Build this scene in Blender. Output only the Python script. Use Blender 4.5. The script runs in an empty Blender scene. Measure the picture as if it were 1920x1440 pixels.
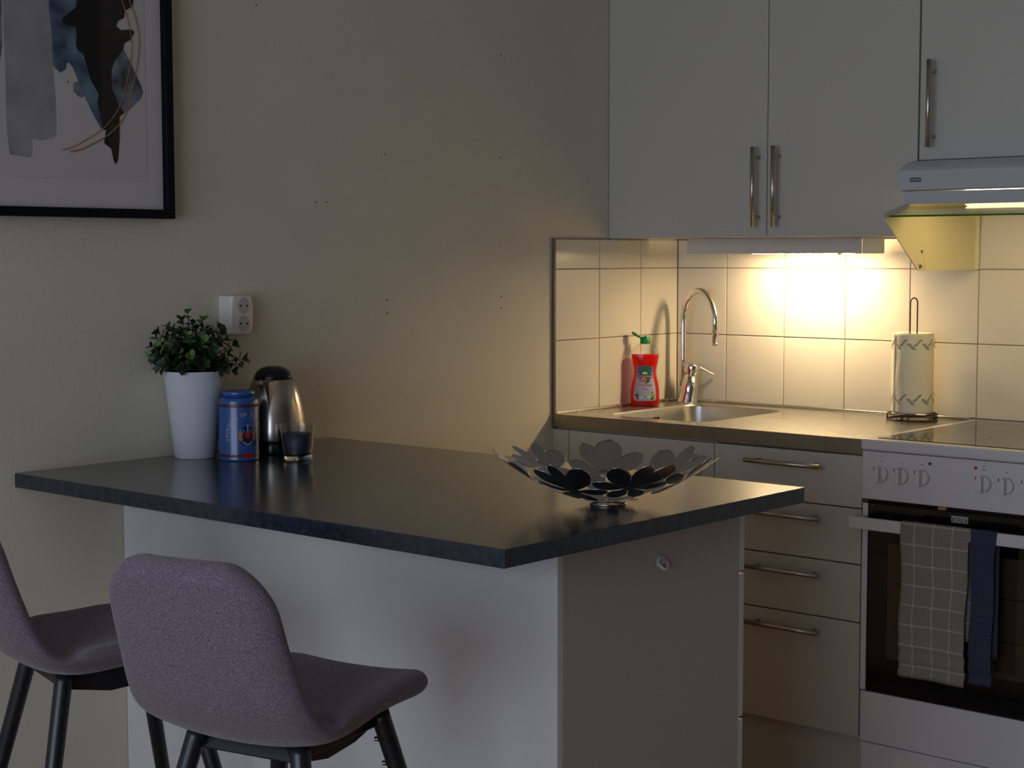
import bpy, bmesh, math, random
from mathutils import Vector, Matrix
R = math.radians
PI = math.pi
sc = bpy.context.scene
col = sc.collection

# ------------------------------------------------------------------ camera
CAM = (2.893, -4.1042, 1.3458)
YAW, PITCH, ROLL, FPX = 0.7152, 0.0793, -0.0011, 3054.49
cam_d = bpy.data.cameras.new('camera')
cam_d.sensor_fit = 'HORIZONTAL'
cam_d.sensor_width = 36.0
cam_d.lens = FPX * 36.0 / 1920.0
cam_d.clip_start = 0.05
cam = bpy.data.objects.new('camera', cam_d)
col.objects.link(cam)
cam.location = CAM
cam.rotation_euler = (Matrix.Rotation(YAW, 3, 'Z') @ Matrix.Rotation(PI / 2 - PITCH, 3, 'X') @ Matrix.Rotation(ROLL, 3, 'Z')).to_euler()
sc.camera = cam

# ------------------------------------------------------------------ exposure, world, window light
sc.view_settings.view_transform = 'Standard'
sc.view_settings.look = 'None'
sc.view_settings.exposure = 0.0
sc.view_settings.gamma = 1.0
sc.view_settings.use_curve_mapping = False
try:
    sc.cycles.max_bounces = 10
    sc.cycles.diffuse_bounces = 5
    sc.cycles.glossy_bounces = 5
    sc.cycles.transmission_bounces = 8
    sc.cycles.transparent_max_bounces = 12
    sc.cycles.sample_clamp_indirect = 4.0
    sc.cycles.caustics_refractive = True
    sc.cycles.caustics_reflective = False
except Exception:
    pass
world = bpy.data.worlds.new('world')
sc.world = world
world.use_nodes = True
world.node_tree.nodes['Background'].inputs[0].default_value = (0.62, 0.74, 1.0, 1)
world.node_tree.nodes['Background'].inputs[1].default_value = 1.0

def area(name, loc, rot, size, power, color, spread=180):
    l = bpy.data.lights.new(name, 'AREA')
    l.shape = 'RECTANGLE'; l.size, l.size_y = size
    l.energy = power; l.color = color; l.spread = R(spread)
    o = bpy.data.objects.new(name, l); col.objects.link(o)
    o.location = loc; o.rotation_euler = rot
    return o
WX0, WX1, WZ0, WZ1 = 0.40, 3.70, 0.25, 2.20          # window opening in the wall behind the camera
WY = -6.2
area('window_daylight', ((WX0 + WX1) / 2, WY - 0.16, (WZ0 + WZ1) / 2), (R(90), 0, 0), (WX1 - WX0, WZ1 - WZ0), 68, (0.76, 0.84, 1.0))

# ------------------------------------------------------------------ materials
def new_mat(name):
    m = bpy.data.materials.new(name); m.use_nodes = True
    return m, m.node_tree.nodes, m.node_tree.links, m.node_tree.nodes['Principled BSDF']

def mat(name, color, rough=0.5, metal=0.0, bump=0.0, bscale=200.0, var=0.0, vscale=8.0, var_color=None, coat=0.0, spec=0.5,
        emis=None, estr=0.0, trans=0.0, ior=1.5, stretch=None, rvar=0.0, sheen=0.0):
    m, N, L, b = new_mat(name)
    c = (*color, 1)
    b.inputs['Base Color'].default_value = c
    b.inputs['Roughness'].default_value = rough
    b.inputs['Metallic'].default_value = metal
    b.inputs['Coat Weight'].default_value = coat
    b.inputs['Specular IOR Level'].default_value = spec
    b.inputs['Transmission Weight'].default_value = trans
    b.inputs['IOR'].default_value = ior
    b.inputs['Sheen Weight'].default_value = sheen
    if emis:
        b.inputs['Emission Color'].default_value = (*emis, 1)
        b.inputs['Emission Strength'].default_value = estr
    tc = N.new('ShaderNodeTexCoord')
    src = tc.outputs['Object']
    if stretch:
        mp = N.new('ShaderNodeMapping'); mp.inputs['Scale'].default_value = stretch
        L.new(src, mp.inputs['Vector']); src = mp.outputs['Vector']
    if var > 0:
        n = N.new('ShaderNodeTexNoise'); n.inputs['Scale'].default_value = vscale; n.inputs['Detail'].default_value = 5
        L.new(src, n.inputs['Vector'])
        mx = N.new('ShaderNodeMix'); mx.data_type = 'RGBA'
        mx.inputs[6].default_value = c
        vc = var_color if var_color else tuple(x * (1 - var) for x in color)
        mx.inputs[7].default_value = (*vc, 1)
        rp = N.new('ShaderNodeMapRange'); rp.inputs[1].default_value = 0.35; rp.inputs[2].default_value = 0.68
        L.new(n.outputs['Fac'], rp.inputs[0]); L.new(rp.outputs[0], mx.inputs[0])
        L.new(mx.outputs[2], b.inputs['Base Color'])
    if rvar > 0:
        n3 = N.new('ShaderNodeTexNoise'); n3.inputs['Scale'].default_value = 5; n3.inputs['Detail'].default_value = 6
        L.new(src, n3.inputs['Vector'])
        r3 = N.new('ShaderNodeMapRange'); r3.inputs[3].default_value = rough - rvar; r3.inputs[4].default_value = rough + rvar
        L.new(n3.outputs['Fac'], r3.inputs[0]); L.new(r3.outputs[0], b.inputs['Roughness'])
    if bump > 0:
        n2 = N.new('ShaderNodeTexNoise'); n2.inputs['Scale'].default_value = bscale; n2.inputs['Detail'].default_value = 3
        L.new(src, n2.inputs['Vector'])
        bp = N.new('ShaderNodeBump'); bp.inputs['Strength'].default_value = bump; bp.inputs['Distance'].default_value = 0.002
        L.new(n2.outputs['Fac'], bp.inputs['Height']); L.new(bp.outputs['Normal'], b.inputs['Normal'])
    return m

M = {}
M['wall'] = mat('painted_wall', (0.72, 0.66, 0.54), 0.62, bump=0.25, bscale=90, var=0.05, vscale=3)
M['plaster'] = mat('room_wall', (0.74, 0.70, 0.64), 0.8, bump=0.15, bscale=90)
M['dim_wall'] = mat('dimmed_room_wall', (0.22, 0.20, 0.19), 0.8)  # unseen room wall, coloured dark so that reflections of it stay dark
M['ceiling'] = mat('ceiling_paint', (0.74, 0.72, 0.68), 0.9)
M['tile'] = mat('glazed_tile', (0.74, 0.69, 0.585), 0.16, bump=0.02, bscale=12, spec=0.5, var=0.03, vscale=2)
M['grout'] = mat('grout', (0.32, 0.235, 0.165), 0.9)
M['trim'] = mat('dark_trim', (0.12, 0.09, 0.085), 0.5)
M['cab'] = mat('cabinet_front', (0.52, 0.495, 0.44), 0.5, bump=0.05, bscale=500)
M['cab_side'] = mat('cabinet_carcass', (0.56, 0.55, 0.51), 0.55, bump=0.06, bscale=400)
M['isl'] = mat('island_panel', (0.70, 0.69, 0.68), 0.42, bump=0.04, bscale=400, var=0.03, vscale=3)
M['isl_end'] = mat('island_panel_shaded', (0.50, 0.47, 0.46), 0.5, bump=0.10, bscale=600, var=0.06, vscale=300)  # same white laminate as the island front, its shade put into the colour
M['laminate'] = mat('dark_laminate', (0.012, 0.018, 0.027), 0.20, bump=0.012, bscale=260, var=0.5, vscale=60, var_color=(0.026, 0.040, 0.058), rvar=0.03, spec=0.3, coat=0.45)
M['laminate'].node_tree.nodes['Principled BSDF'].inputs['Coat Roughness'].default_value = 0.20
M['laminate'].node_tree.nodes['Principled BSDF'].inputs['Coat IOR'].default_value = 1.45
M['steel'] = mat('brushed_steel', (0.55, 0.53, 0.48), 0.27, metal=1.0, bump=0.12, bscale=300, stretch=(0.02, 1, 1), rvar=0.03)
M['steel_edge'] = mat('dull_steel_edge', (0.30, 0.265, 0.21), 0.42, metal=1.0, bump=0.1, bscale=260, var=0.15, vscale=20)
M['bar'] = mat('handle_steel', (0.50, 0.45, 0.40), 0.30, metal=1.0)
M['chrome'] = mat('chrome', (0.80, 0.79, 0.78), 0.07, metal=1.0)
M['kettle'] = mat('kettle_steel', (0.50, 0.46, 0.42), 0.20, metal=1.0, bump=0.05, bscale=300, stretch=(1, 1, 0.02))
M['bowl'] = mat('bowl_steel', (0.52, 0.50, 0.50), 0.26, metal=1.0, bump=0.05, bscale=400)
M['black'] = mat('black_plastic', (0.006, 0.006, 0.007), 0.16, spec=0.35)
M['black_metal'] = mat('black_metal', (0.010, 0.012, 0.016), 0.33)
M['wire'] = mat('dark_bronze_wire', (0.030, 0.014, 0.012), 0.35, metal=0.4)
M['white'] = mat('white_enamel', (0.63, 0.61, 0.62), 0.22)
M['white_plastic'] = mat('white_plastic', (0.66, 0.63, 0.60), 0.35)
M['socket'] = mat('socket_plastic', (0.70, 0.66, 0.61), 0.3)
M['pot'] = mat('white_ceramic', (0.68, 0.69, 0.72), 0.35)
M['oven_glass'] = mat('black_oven_glass', (0.004, 0.004, 0.005), 0.06)
M['oven_window'] = mat('oven_window', (0.045, 0.030, 0.018), 0.08)
M['hob'] = mat('ceramic_hob', (0.010, 0.009, 0.009), 0.05)
M['grey'] = mat('dark_grey_print', (0.10, 0.10, 0.12), 0.5)
M['red_led'] = mat('red_lens', (0.28, 0.01, 0.008), 0.25)
M['orange_led'] = mat('orange_lens', (0.38, 0.045, 0.010), 0.25)
M['hood'] = mat('hood_enamel', (0.55, 0.56, 0.60), 0.28)
M['hood_cheek'] = mat('hood_cheek_lamplit', (0.76, 0.70, 0.45), 0.35)  # off-white cheek with the hood lamp's yellow light mixed into the colour
M['paper'] = mat('kitchen_paper', (0.88, 0.80, 0.60), 0.9, bump=0.6, bscale=260)  # white paper, warm lamp light mixed into the base colour
M['print_grey'] = mat('paper_print', (0.33, 0.32, 0.25), 0.9)
M['frame'] = mat('picture_frame_black', (0.004, 0.005, 0.010), 0.25)
M['art_paper'] = mat('art_paper', (0.66, 0.61, 0.61), 0.9)
M['mount'] = mat('mount_card', (0.70, 0.655, 0.655), 0.9)
M['ink'] = mat('black_ink', (0.006, 0.005, 0.006), 0.9)
M['ink_glare'] = mat('black_ink_glare', (0.018, 0.015, 0.014), 0.9, var=0.5, vscale=20, var_color=(0.028, 0.023, 0.022))  # black ink made paler where the picture glass reflects, reflection painted in
M['ink_blue'] = mat('blue_wash', (0.17, 0.27, 0.35), 0.9, var=1, vscale=22, var_color=(0.030, 0.055, 0.115))
M['ink_blue_dark'] = mat('dark_blue_wash', (0.25, 0.30, 0.36), 0.9, var=1, vscale=26, var_color=(0.030, 0.036, 0.060))
M['ink_grey'] = mat('grey_wash', (0.42, 0.42, 0.44), 0.9, var=1, vscale=10, var_color=(0.28, 0.27, 0.28))
M['ink_mist'] = mat('pale_blue_wash', (0.25, 0.27, 0.33), 0.9, var=1, vscale=60, var_color=(0.14, 0.16, 0.24))
for k_ in ('ink', 'ink_glare', 'ink_blue', 'ink_blue_dark', 'frame'): M[k_].node_tree.nodes['Principled BSDF'].inputs['Specular IOR Level'].default_value = 0.12
M['gold'] = mat('gold_line', (0.50, 0.22, 0.06), 0.6)
M['leaf_a'] = mat('leaf_dark_green', (0.012, 0.032, 0.009), 0.5, var=0.4, vscale=40)
M['leaf_b'] = mat('leaf_fresh_green', (0.085, 0.19, 0.03), 0.5, var=0.3, vscale=40)
M['stem'] = mat('plant_stem', (0.018, 0.020, 0.008), 0.7)
M['tin'] = mat('tin_blue', (0.022, 0.085, 0.30), 0.26, coat=0.3)
M['tin_band'] = mat('tin_dark_red', (0.085, 0.012, 0.020), 0.35)
M['tin_gold'] = mat('tin_gold_print', (0.60, 0.50, 0.34), 0.4)
M['tin_orange'] = mat('tin_orange_print', (0.38, 0.17, 0.03), 0.4)
M['tin_red'] = mat('tin_red_print', (0.50, 0.020, 0.015), 0.35)
M['tin_navy'] = mat('tin_navy_print', (0.012, 0.014, 0.05), 0.4)
M['tin_white'] = mat('tin_white_print', (0.42, 0.40, 0.42), 0.4)
M['candle'] = mat('navy_candle_wax', (0.030, 0.038, 0.085), 0.45)
M['wick'] = mat('wick', (0.20, 0.18, 0.15), 0.9)
M['cap'] = mat('green_cap', (0.0, 0.20, 0.055), 0.35)
M['lbl'] = mat('label_pale', (0.42, 0.44, 0.55), 0.5)
M['lbl_blue'] = mat('label_blue', (0.05, 0.12, 0.42), 0.5)
M['lbl_green'] = mat('label_green', (0.015, 0.12, 0.03), 0.5)
M['lbl_dkgreen'] = mat('label_dark_green', (0.01, 0.045, 0.02), 0.5)
M['lbl_red'] = mat('label_red', (0.55, 0.03, 0.03), 0.5)
M['lbl_white'] = mat('label_white', (0.62, 0.64, 0.62), 0.5)
M['lbl_yellow'] = mat('label_yellow', (0.36, 0.34, 0.04), 0.5)
M['grey_label'] = mat('silver_sticker', (0.38, 0.38, 0.37), 0.4, metal=0.2)
M['hole'] = mat('nail_hole_dark', (0.05, 0.035, 0.02), 0.9)
M['pipe_grey'] = mat('frame_white', (0.6, 0.6, 0.6), 0.5)

def glass_mat(name, color=(1, 1, 1), rough=0.0, ior=1.45):
    m, N, L, b = new_mat(name)
    b.inputs['Base Color'].default_value = (*color, 1)
    b.inputs['Roughness'].default_value = rough
    b.inputs['Transmission Weight'].default_value = 1.0
    b.inputs['IOR'].default_value = ior
    return m
M['glass'] = glass_mat('clear_glass', (0.97, 0.98, 0.97))
M['green_edge'] = mat('green_glass_edge', (0.06, 0.30, 0.02), 0.15, trans=0.5)

def thin_clear(name, tint, glossf, rough=0.05):
    """thin clear sheet: mostly transparent, a little mirror"""
    m = bpy.data.materials.new(name); m.use_nodes = True
    N, L = m.node_tree.nodes, m.node_tree.links
    N.remove(N['Principled BSDF'])
    t = N.new('ShaderNodeBsdfTransparent'); t.inputs[0].default_value = (*tint, 1)
    g = N.new('ShaderNodeBsdfGlossy'); g.inputs['Roughness'].default_value = rough
    ge = N.new('ShaderNodeNewGeometry')
    dt = N.new('ShaderNodeVectorMath'); dt.operation = 'DOT_PRODUCT'
    L.new(ge.outputs['Normal'], dt.inputs[0]); L.new(ge.outputs['Incoming'], dt.inputs[1])
    def mth_(op, a, b=None):
        n = N.new('ShaderNodeMath'); n.operation = op
        L.new(a, n.inputs[0]) if not isinstance(a, float) else setattr(n.inputs[0], 'default_value', a)
        if b is not None:
            L.new(b, n.inputs[1]) if not isinstance(b, float) else setattr(n.inputs[1], 'default_value', b)
        return n.outputs[0]
    c_ = mth_('SUBTRACT', 1.0, mth_('ABSOLUTE', dt.outputs['Value']))
    fr = mth_('MULTIPLY', mth_('ADD', mth_('MULTIPLY', mth_('POWER', c_, 5.0), 0.96), 0.035), float(glossf))
    mx = N.new('ShaderNodeMixShader')
    L.new(fr, mx.inputs[0])
    L.new(t.outputs[0], mx.inputs[1]); L.new(g.outputs[0], mx.inputs[2])
    L.new(mx.outputs[0], N['Material Output'].inputs[0])
    return m
M['pane'] = thin_clear('window_pane', (0.96, 0.98, 0.98), 1.0)
M['visor'] = thin_clear('visor_glass', (0.90, 0.94, 0.86), 1.0, 0.03)
M['pic_glass'] = thin_clear('picture_glass', (0.98, 0.98, 0.98), 0.5, 0.02)
M['bottle'] = thin_clear('bottle_plastic', (0.94, 0.93, 0.91), 0.9, 0.08)

M['candle_glass'] = thin_clear('candle_glass', (0.93, 0.94, 0.93), 1.6, 0.03)

def liquid_mat():
    m, N, L, b = new_mat('red_liquid')
    b.inputs['Base Color'].default_value = (0.90, 0.025, 0.015, 1)
    b.inputs['Roughness'].default_value = 0.12
    b.inputs['Transmission Weight'].default_value = 0.30
    b.inputs['IOR'].default_value = 1.2
    b.inputs['Subsurface Weight'].default_value = 0.0
    t = N.new('ShaderNodeBsdfTranslucent'); t.inputs[0].default_value = (0.95, 0.03, 0.015, 1)
    mx = N.new('ShaderNodeMixShader'); mx.inputs[0].default_value = 0.45
    L.new(b.outputs[0], mx.inputs[1]); L.new(t.outputs[0], mx.inputs[2])
    L.new(mx.outputs[0], N['Material Output'].inputs[0])
    return m
M['liquid'] = liquid_mat()

def emit_mat(name, color, strength):
    m, N, L, b = new_mat(name)
    b.inputs['Base Color'].default_value = (0.8, 0.8, 0.8, 1)
    b.inputs['Emission Color'].default_value = (*color, 1)
    b.inputs['Emission Strength'].default_value = strength
    return m
M['tube'] = emit_mat('lit_tube', (1.0, 0.74, 0.41), 160.0)
M['hood_lamp'] = emit_mat('lit_hood_lamp', (1.0, 0.72, 0.28), 19.0)

def fabric_mat():
    m, N, L, b = new_mat('melange_fabric')
    tc = N.new('ShaderNodeTexCoord')
    def noise(scale, st):
        mp = N.new('ShaderNodeMapping'); mp.inputs['Scale'].default_value = st
        n = N.new('ShaderNodeTexNoise'); n.inputs['Scale'].default_value = scale; n.inputs['Detail'].default_value = 2
        L.new(tc.outputs['Object'], mp.inputs['Vector']); L.new(mp.outputs['Vector'], n.inputs['Vector'])
        return n
    n1 = noise(1300, (1, 1, 0.25)); n2 = noise(1300, (0.22, 0.4, 1))
    ad = N.new('ShaderNodeMath'); ad.operation = 'ADD'
    L.new(n1.outputs['Fac'], ad.inputs[0]); L.new(n2.outputs['Fac'], ad.inputs[1])
    rp = N.new('ShaderNodeValToRGB')
    rp.color_ramp.elements[0].position = 0.40; rp.color_ramp.elements[0].color = (0.080, 0.065, 0.083, 1)
    rp.color_ramp.elements[1].position = 0.62; rp.color_ramp.elements[1].color = (0.255, 0.215, 0.260, 1)
    hf = N.new('ShaderNodeMath'); hf.operation = 'MULTIPLY'; hf.inputs[1].default_value = 0.5
    L.new(ad.outputs[0], hf.inputs[0]); L.new(hf.outputs[0], rp.inputs[0])
    L.new(rp.outputs[0], b.inputs['Base Color'])
    b.inputs['Roughness'].default_value = 0.92
    b.inputs['Specular IOR Level'].default_value = 0.2
    b.inputs['Sheen Weight'].default_value = 0.25
    bp = N.new('ShaderNodeBump'); bp.inputs['Strength'].default_value = 0.5; bp.inputs['Distance'].default_value = 0.001
    L.new(hf.outputs[0], bp.inputs['Height']); L.new(bp.outputs['Normal'], b.inputs['Normal'])
    return m
M['fabric'] = fabric_mat()

def wood_floor_mat():
    m, N, L, b = new_mat('oak_floor')
    tc = N.new('ShaderNodeTexCoord')
    mp = N.new('ShaderNodeMapping'); mp.inputs['Scale'].default_value = (1.5, 18, 18)
    n = N.new('ShaderNodeTexNoise'); n.inputs['Scale'].default_value = 3; n.inputs['Detail'].default_value = 6
    rp = N.new('ShaderNodeValToRGB')
    rp.color_ramp.elements[0].color = (0.22, 0.095, 0.035, 1); rp.color_ramp.elements[1].color = (0.42, 0.20, 0.08, 1)
    oi = N.new('ShaderNodeObjectInfo'); ad = N.new('ShaderNodeVectorMath'); ad.operation = 'ADD'
    L.new(tc.outputs['Object'], ad.inputs[0]); L.new(oi.outputs['Random'], ad.inputs[1])
    L.new(ad.outputs[0], mp.inputs['Vector']); L.new(mp.outputs['Vector'], n.inputs['Vector'])
    L.new(n.outputs['Fac'], rp.inputs[0]); L.new(rp.outputs[0], b.inputs['Base Color'])
    b.inputs['Roughness'].default_value = 0.35
    return m
M['floor'] = wood_floor_mat()

def towel_mat(name, base, dark, line=None):
    m, N, L, b = new_mat(name)
    uv = N.new('ShaderNodeUVMap'); uv.uv_map = 'UVMap'
    n = N.new('ShaderNodeTexNoise'); n.inputs['Scale'].default_value = 420; n.inputs['Detail'].default_value = 2
    L.new(uv.outputs[0], n.inputs['Vector'])
    mx = N.new('ShaderNodeMix'); mx.data_type = 'RGBA'
    mx.inputs[6].default_value = (*base, 1); mx.inputs[7].default_value = (*dark, 1)
    mr = N.new('ShaderNodeMapRange'); mr.inputs[1].default_value = 0.38; mr.inputs[2].default_value = 0.62
    L.new(n.outputs['Fac'], mr.inputs[0]); L.new(mr.outputs[0], mx.inputs[0])
    out = mx.outputs[2]
    if line:
        sp = N.new('ShaderNodeSeparateXYZ'); L.new(uv.outputs[0], sp.inputs[0])
        facs = []
        for k, (ax, off) in enumerate((('X', 0.013), ('Y', 0.0))):
            a = N.new('ShaderNodeMath'); a.operation = 'ADD'; a.inputs[1].default_value = off + 10 * 0.0475
            L.new(sp.outputs[ax], a.inputs[0])
            d = N.new('ShaderNodeMath'); d.operation = 'MODULO'; d.inputs[1].default_value = 0.0475
            L.new(a.outputs[0], d.inputs[0])
            lt = N.new('ShaderNodeMath'); lt.operation = 'LESS_THAN'; lt.inputs[1].default_value = 0.0030
            L.new(d.outputs[0], lt.inputs[0]); facs.append(lt)
        s = N.new('ShaderNodeMath'); s.operation = 'ADD'; L.new(facs[0].outputs[0], s.inputs[0]); L.new(facs[1].outputs[0], s.inputs[1])
        s2 = N.new('ShaderNodeMath'); s2.operation = 'MULTIPLY'; s2.inputs[1].default_value = 0.42; L.new(s.outputs[0], s2.inputs[0])
        m2 = N.new('ShaderNodeMix'); m2.data_type = 'RGBA'; m2.inputs[7].default_value = (*line, 1)
        L.new(out, m2.inputs[6]); L.new(s2.outputs[0], m2.inputs[0]); out = m2.outputs[2]
    L.new(out, b.inputs['Base Color'])
    b.inputs['Roughness'].default_value = 0.95; b.inputs['Specular IOR Level'].default_value = 0.15
    bp = N.new('ShaderNodeBump'); bp.inputs['Strength'].default_value = 0.4; bp.inputs['Distance'].default_value = 0.001
    L.new(n.outputs['Fac'], bp.inputs['Height']); L.new(bp.outputs['Normal'], b.inputs['Normal'])
    return m
M['towel_check'] = towel_mat('checked_linen', (0.29, 0.255, 0.22), (0.19, 0.165, 0.14), (0.60, 0.57, 0.52))
M['towel_blue'] = towel_mat('navy_linen', (0.066, 0.068, 0.110), (0.026, 0.027, 0.052))

# ------------------------------------------------------------------ mesh helpers
def link(name, me, m, parent=None, smooth=False, bevel=0.0, seg=2, auto=None):
    o = bpy.data.objects.new(name, me); col.objects.link(o)
    if m is not None and len(me.materials) == 0: me.materials.append(M[m] if isinstance(m, str) else m)
    if parent is not None: o.parent = parent
    if smooth:
        for p in me.polygons: p.use_smooth = True
    if bevel > 0:
        bv = o.modifiers.new('bevel', 'BEVEL'); bv.width = bevel; bv.segments = seg; bv.limit_method = 'ANGLE'; bv.angle_limit = R(40)
        for p in me.polygons: p.use_smooth = True
        wn = o.modifiers.new('wn', 'WEIGHTED_NORMAL'); wn.keep_sharp = True
    return o

def bm_me(name, bm):
    me = bpy.data.meshes.new(name)
    bmesh.ops.recalc_face_normals(bm, faces=bm.faces)
    bm.to_mesh(me); bm.free()
    return me

def abox(bm, a, b):
    x0, y0, z0 = a; x1, y1, z1 = b
    v = [bm.verts.new(p) for p in ((x0, y0, z0), (x1, y0, z0), (x1, y1, z0), (x0, y1, z0), (x0, y0, z1), (x1, y0, z1), (x1, y1, z1), (x0, y1, z1))]
    for f in ((0, 3, 2, 1), (4, 5, 6, 7), (0, 1, 5, 4), (1, 2, 6, 5), (2, 3, 7, 6), (3, 0, 4, 7)):
        bm.faces.new([v[i] for i in f])

def box(name, a, b, m, parent=None, bevel=0.0, seg=2):
    bm = bmesh.new(); abox(bm, a, b)
    return link(name, bm_me(name, bm), m, parent, bevel=bevel, seg=seg)

def frame_of(d):
    d = Vector(d).normalized()
    up = Vector((0, 0, 1)) if abs(d.z) < 0.95 else Vector((1, 0, 0))
    a = d.cross(up).normalized(); b = a.cross(d).normalized()
    return a, b

def atube(bm, pts, rad, n=16, caps=True, closed=False):
    """tube through points; rad number or list"""
    pts = [Vector(p) for p in pts]; k = len(pts)
    if not isinstance(rad, (list, tuple)): rad = [rad] * k
    rings = []; a = None
    for i, p in enumerate(pts):
        if closed: d = pts[(i + 1) % k] - pts[i - 1]
        elif i == 0: d = pts[1] - pts[0]
        elif i == k - 1: d = pts[-1] - pts[-2]
        else: d = (pts[i + 1] - p).normalized() + (p - pts[i - 1]).normalized()
        d.normalize()
        if a is None: a, b = frame_of(d)
        else:
            a = (a - d * a.dot(d)).normalized(); b = a.cross(d).normalized()
        rings.append([bm.verts.new(p + rad[i] * (math.cos(2 * PI * j / n) * a + math.sin(2 * PI * j / n) * b)) for j in range(n)])
    for i in range(k if closed else k - 1):
        r0, r1 = rings[i], rings[(i + 1) % k]
        for j in range(n):
            bm.faces.new((r0[j], r0[(j + 1) % n], r1[(j + 1) % n], r1[j]))
    if caps and not closed:
        bm.faces.new(rings[0][::-1]); bm.faces.new(rings[-1])

def tube(name, pts, rad, m, parent=None, n=16, closed=False, smooth=True):
    bm = bmesh.new(); atube(bm, pts, rad, n, closed=closed)
    o = link(name, bm_me(name, bm), m, parent, smooth=smooth)
    sharp_caps(o)
    return o

def sharp_caps(o):
    me = o.data
    for p in me.polygons:
        if len(p.vertices) > 4: p.use_smooth = False

def alathe(bm, prof, n=48, c=(0, 0), cap0=True, cap1=True, sx=1.0, sy=1.0):
    rings = []
    for r, z in prof:
        if r < 1e-6: rings.append([bm.verts.new((c[0], c[1], z))])
        else: rings.append([bm.verts.new((c[0] + sx * r * math.cos(2 * PI * j / n), c[1] + sy * r * math.sin(2 * PI * j / n), z)) for j in range(n)])
    for i in range(len(rings) - 1):
        a, b = rings[i], rings[i + 1]
        for j in range(n):
            j2 = (j + 1) % n
            if len(a) == 1 and len(b) == 1: continue
            if len(a) == 1: bm.faces.new((a[0], b[j], b[j2]))
            elif len(b) == 1: bm.faces.new((a[j], a[j2], b[0]))
            else: bm.faces.new((a[j], a[j2], b[j2], b[j]))
    if cap0 and len(rings[0]) > 1: bm.faces.new(rings[0][::-1])
    if cap1 and len(rings[-1]) > 1: bm.faces.new(rings[-1])

def lathe(name, prof, m, parent=None, n=48, bevel=0.0, cap0=True, cap1=True, sx=1, sy=1, angle=35):
    bm = bmesh.new(); alathe(bm, prof, n, cap0=cap0, cap1=cap1, sx=sx, sy=sy)
    for e in bm.edges:
        if len(e.link_faces) == 2 and e.calc_face_angle(0) > R(angle): e.smooth = False
    o = link(name, bm_me(name, bm), m, parent, smooth=True)
    if bevel:
        bv = o.modifiers.new('bevel', 'BEVEL'); bv.width = bevel; bv.segments = 2; bv.limit_method = 'ANGLE'; bv.angle_limit = R(35)
    return o

def prism(name, poly, x0, x1, m, parent=None, axis='x', bevel=0.0):
    """extrude a 2D outline. axis x: poly in (y,z)"""
    bm = bmesh.new()
    def P(u, v, w): return (w, u, v) if axis == 'x' else ((u, w, v) if axis == 'y' else (u, v, w))
    a = [bm.verts.new(P(u, v, x0)) for u, v in poly]; b = [bm.verts.new(P(u, v, x1)) for u, v in poly]
    bm.faces.new(a[::-1]); bm.faces.new(b)
    for i in range(len(poly)):
        j = (i + 1) % len(poly)
        bm.faces.new((a[i], a[j], b[j], b[i]))
    return link(name, bm_me(name, bm), m, parent, bevel=bevel)

def empty(name, loc=(0, 0, 0), rz=0.0):
    o = bpy.data.objects.new(name, None); col.objects.link(o)
    o.location = loc; o.rotation_euler = (0, 0, rz); o.empty_display_size = 0.05
    return o

def thing(name, label, cat, loc=(0, 0, 0), rz=0.0, group=None):
    o = empty(name, loc, rz); return tag(o, label, cat, group)

def tag(o, label, cat, group=None):
    o['label'] = label; o['category'] = cat
    if group: o['group'] = group
    return o

def structure(o): o['kind'] = 'structure'; return o

def at(o, loc):
    o.location = loc; return o

def bez(pts, n=12):
    """Catmull-Rom through points"""
    P = [Vector(p) for p in pts]; out = []
    for i in range(len(P) - 1):
        p0 = P[max(i - 1, 0)]; p1 = P[i]; p2 = P[i + 1]; p3 = P[min(i + 2, len(P) - 1)]
        for k in range(n):
            t = k / n
            out.append(0.5 * ((2 * p1) + (-p0 + p2) * t + (2 * p0 - 5 * p1 + 4 * p2 - p3) * t * t + (-p0 + 3 * p1 - 3 * p2 + p3) * t ** 3))
    out.append(P[-1]); return out

def text_mesh(s, size, extrude=0.0002, align='CENTER'):
    cu = bpy.data.curves.new('text', 'FONT'); cu.body = s; cu.size = size; cu.extrude = extrude; cu.align_x = align; cu.align_y = 'CENTER'
    cu.resolution_u = 3
    o = bpy.data.objects.new('text', cu); col.objects.link(o)
    dg = bpy.context.evaluated_depsgraph_get(); dg.update()
    me = bpy.data.meshes.new_from_object(o.evaluated_get(dg))
    bpy.data.objects.remove(o)
    return me

def map_mesh(me, f):
    for v in me.vertices: v.co = f(v.co.copy())
    me.update(); return me

# ------------------------------------------------------------------ room
XL, XR, YB, YF, ZC = -0.008, 4.3, 0.008, WY, 2.50
def wallbox(name, a, b, m):
    return structure(box(name, a, b, m))
fl = wallbox('floor', (XL - 0.1, YF - 0.1, -0.10), (XR + 0.1, YB + 0.1, -0.012), 'grout')
wallbox('ceiling', (XL - 0.1, YF - 0.1, ZC), (XR + 0.1, YB + 0.1, ZC + 0.1), 'ceiling')
wl = wallbox('wall_left', (XL - 0.1, YF, -0.012), (XL, YB, ZC), 'wall')
wb = wallbox('wall_back', (XL - 0.1, YB, -0.012), (XR + 0.1, YB + 0.1, ZC), 'wall')
wallbox('wall_right', (XR, YF, -0.012), (XR + 0.1, YB, ZC), 'dim_wall')
bm = bmesh.new()
abox(bm, (XL - 0.1, YF - 0.1, -0.012), (WX0, YF, ZC)); abox(bm, (WX1, YF - 0.1, -0.012), (XR + 0.1, YF, ZC))
abox(bm, (WX0, YF - 0.1, -0.012), (WX1, YF, WZ0)); abox(bm, (WX0, YF - 0.1, WZ1), (WX1, YF, ZC))
structure(link('wall_front', bm_me('wall_front', bm), 'plaster'))
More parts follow.
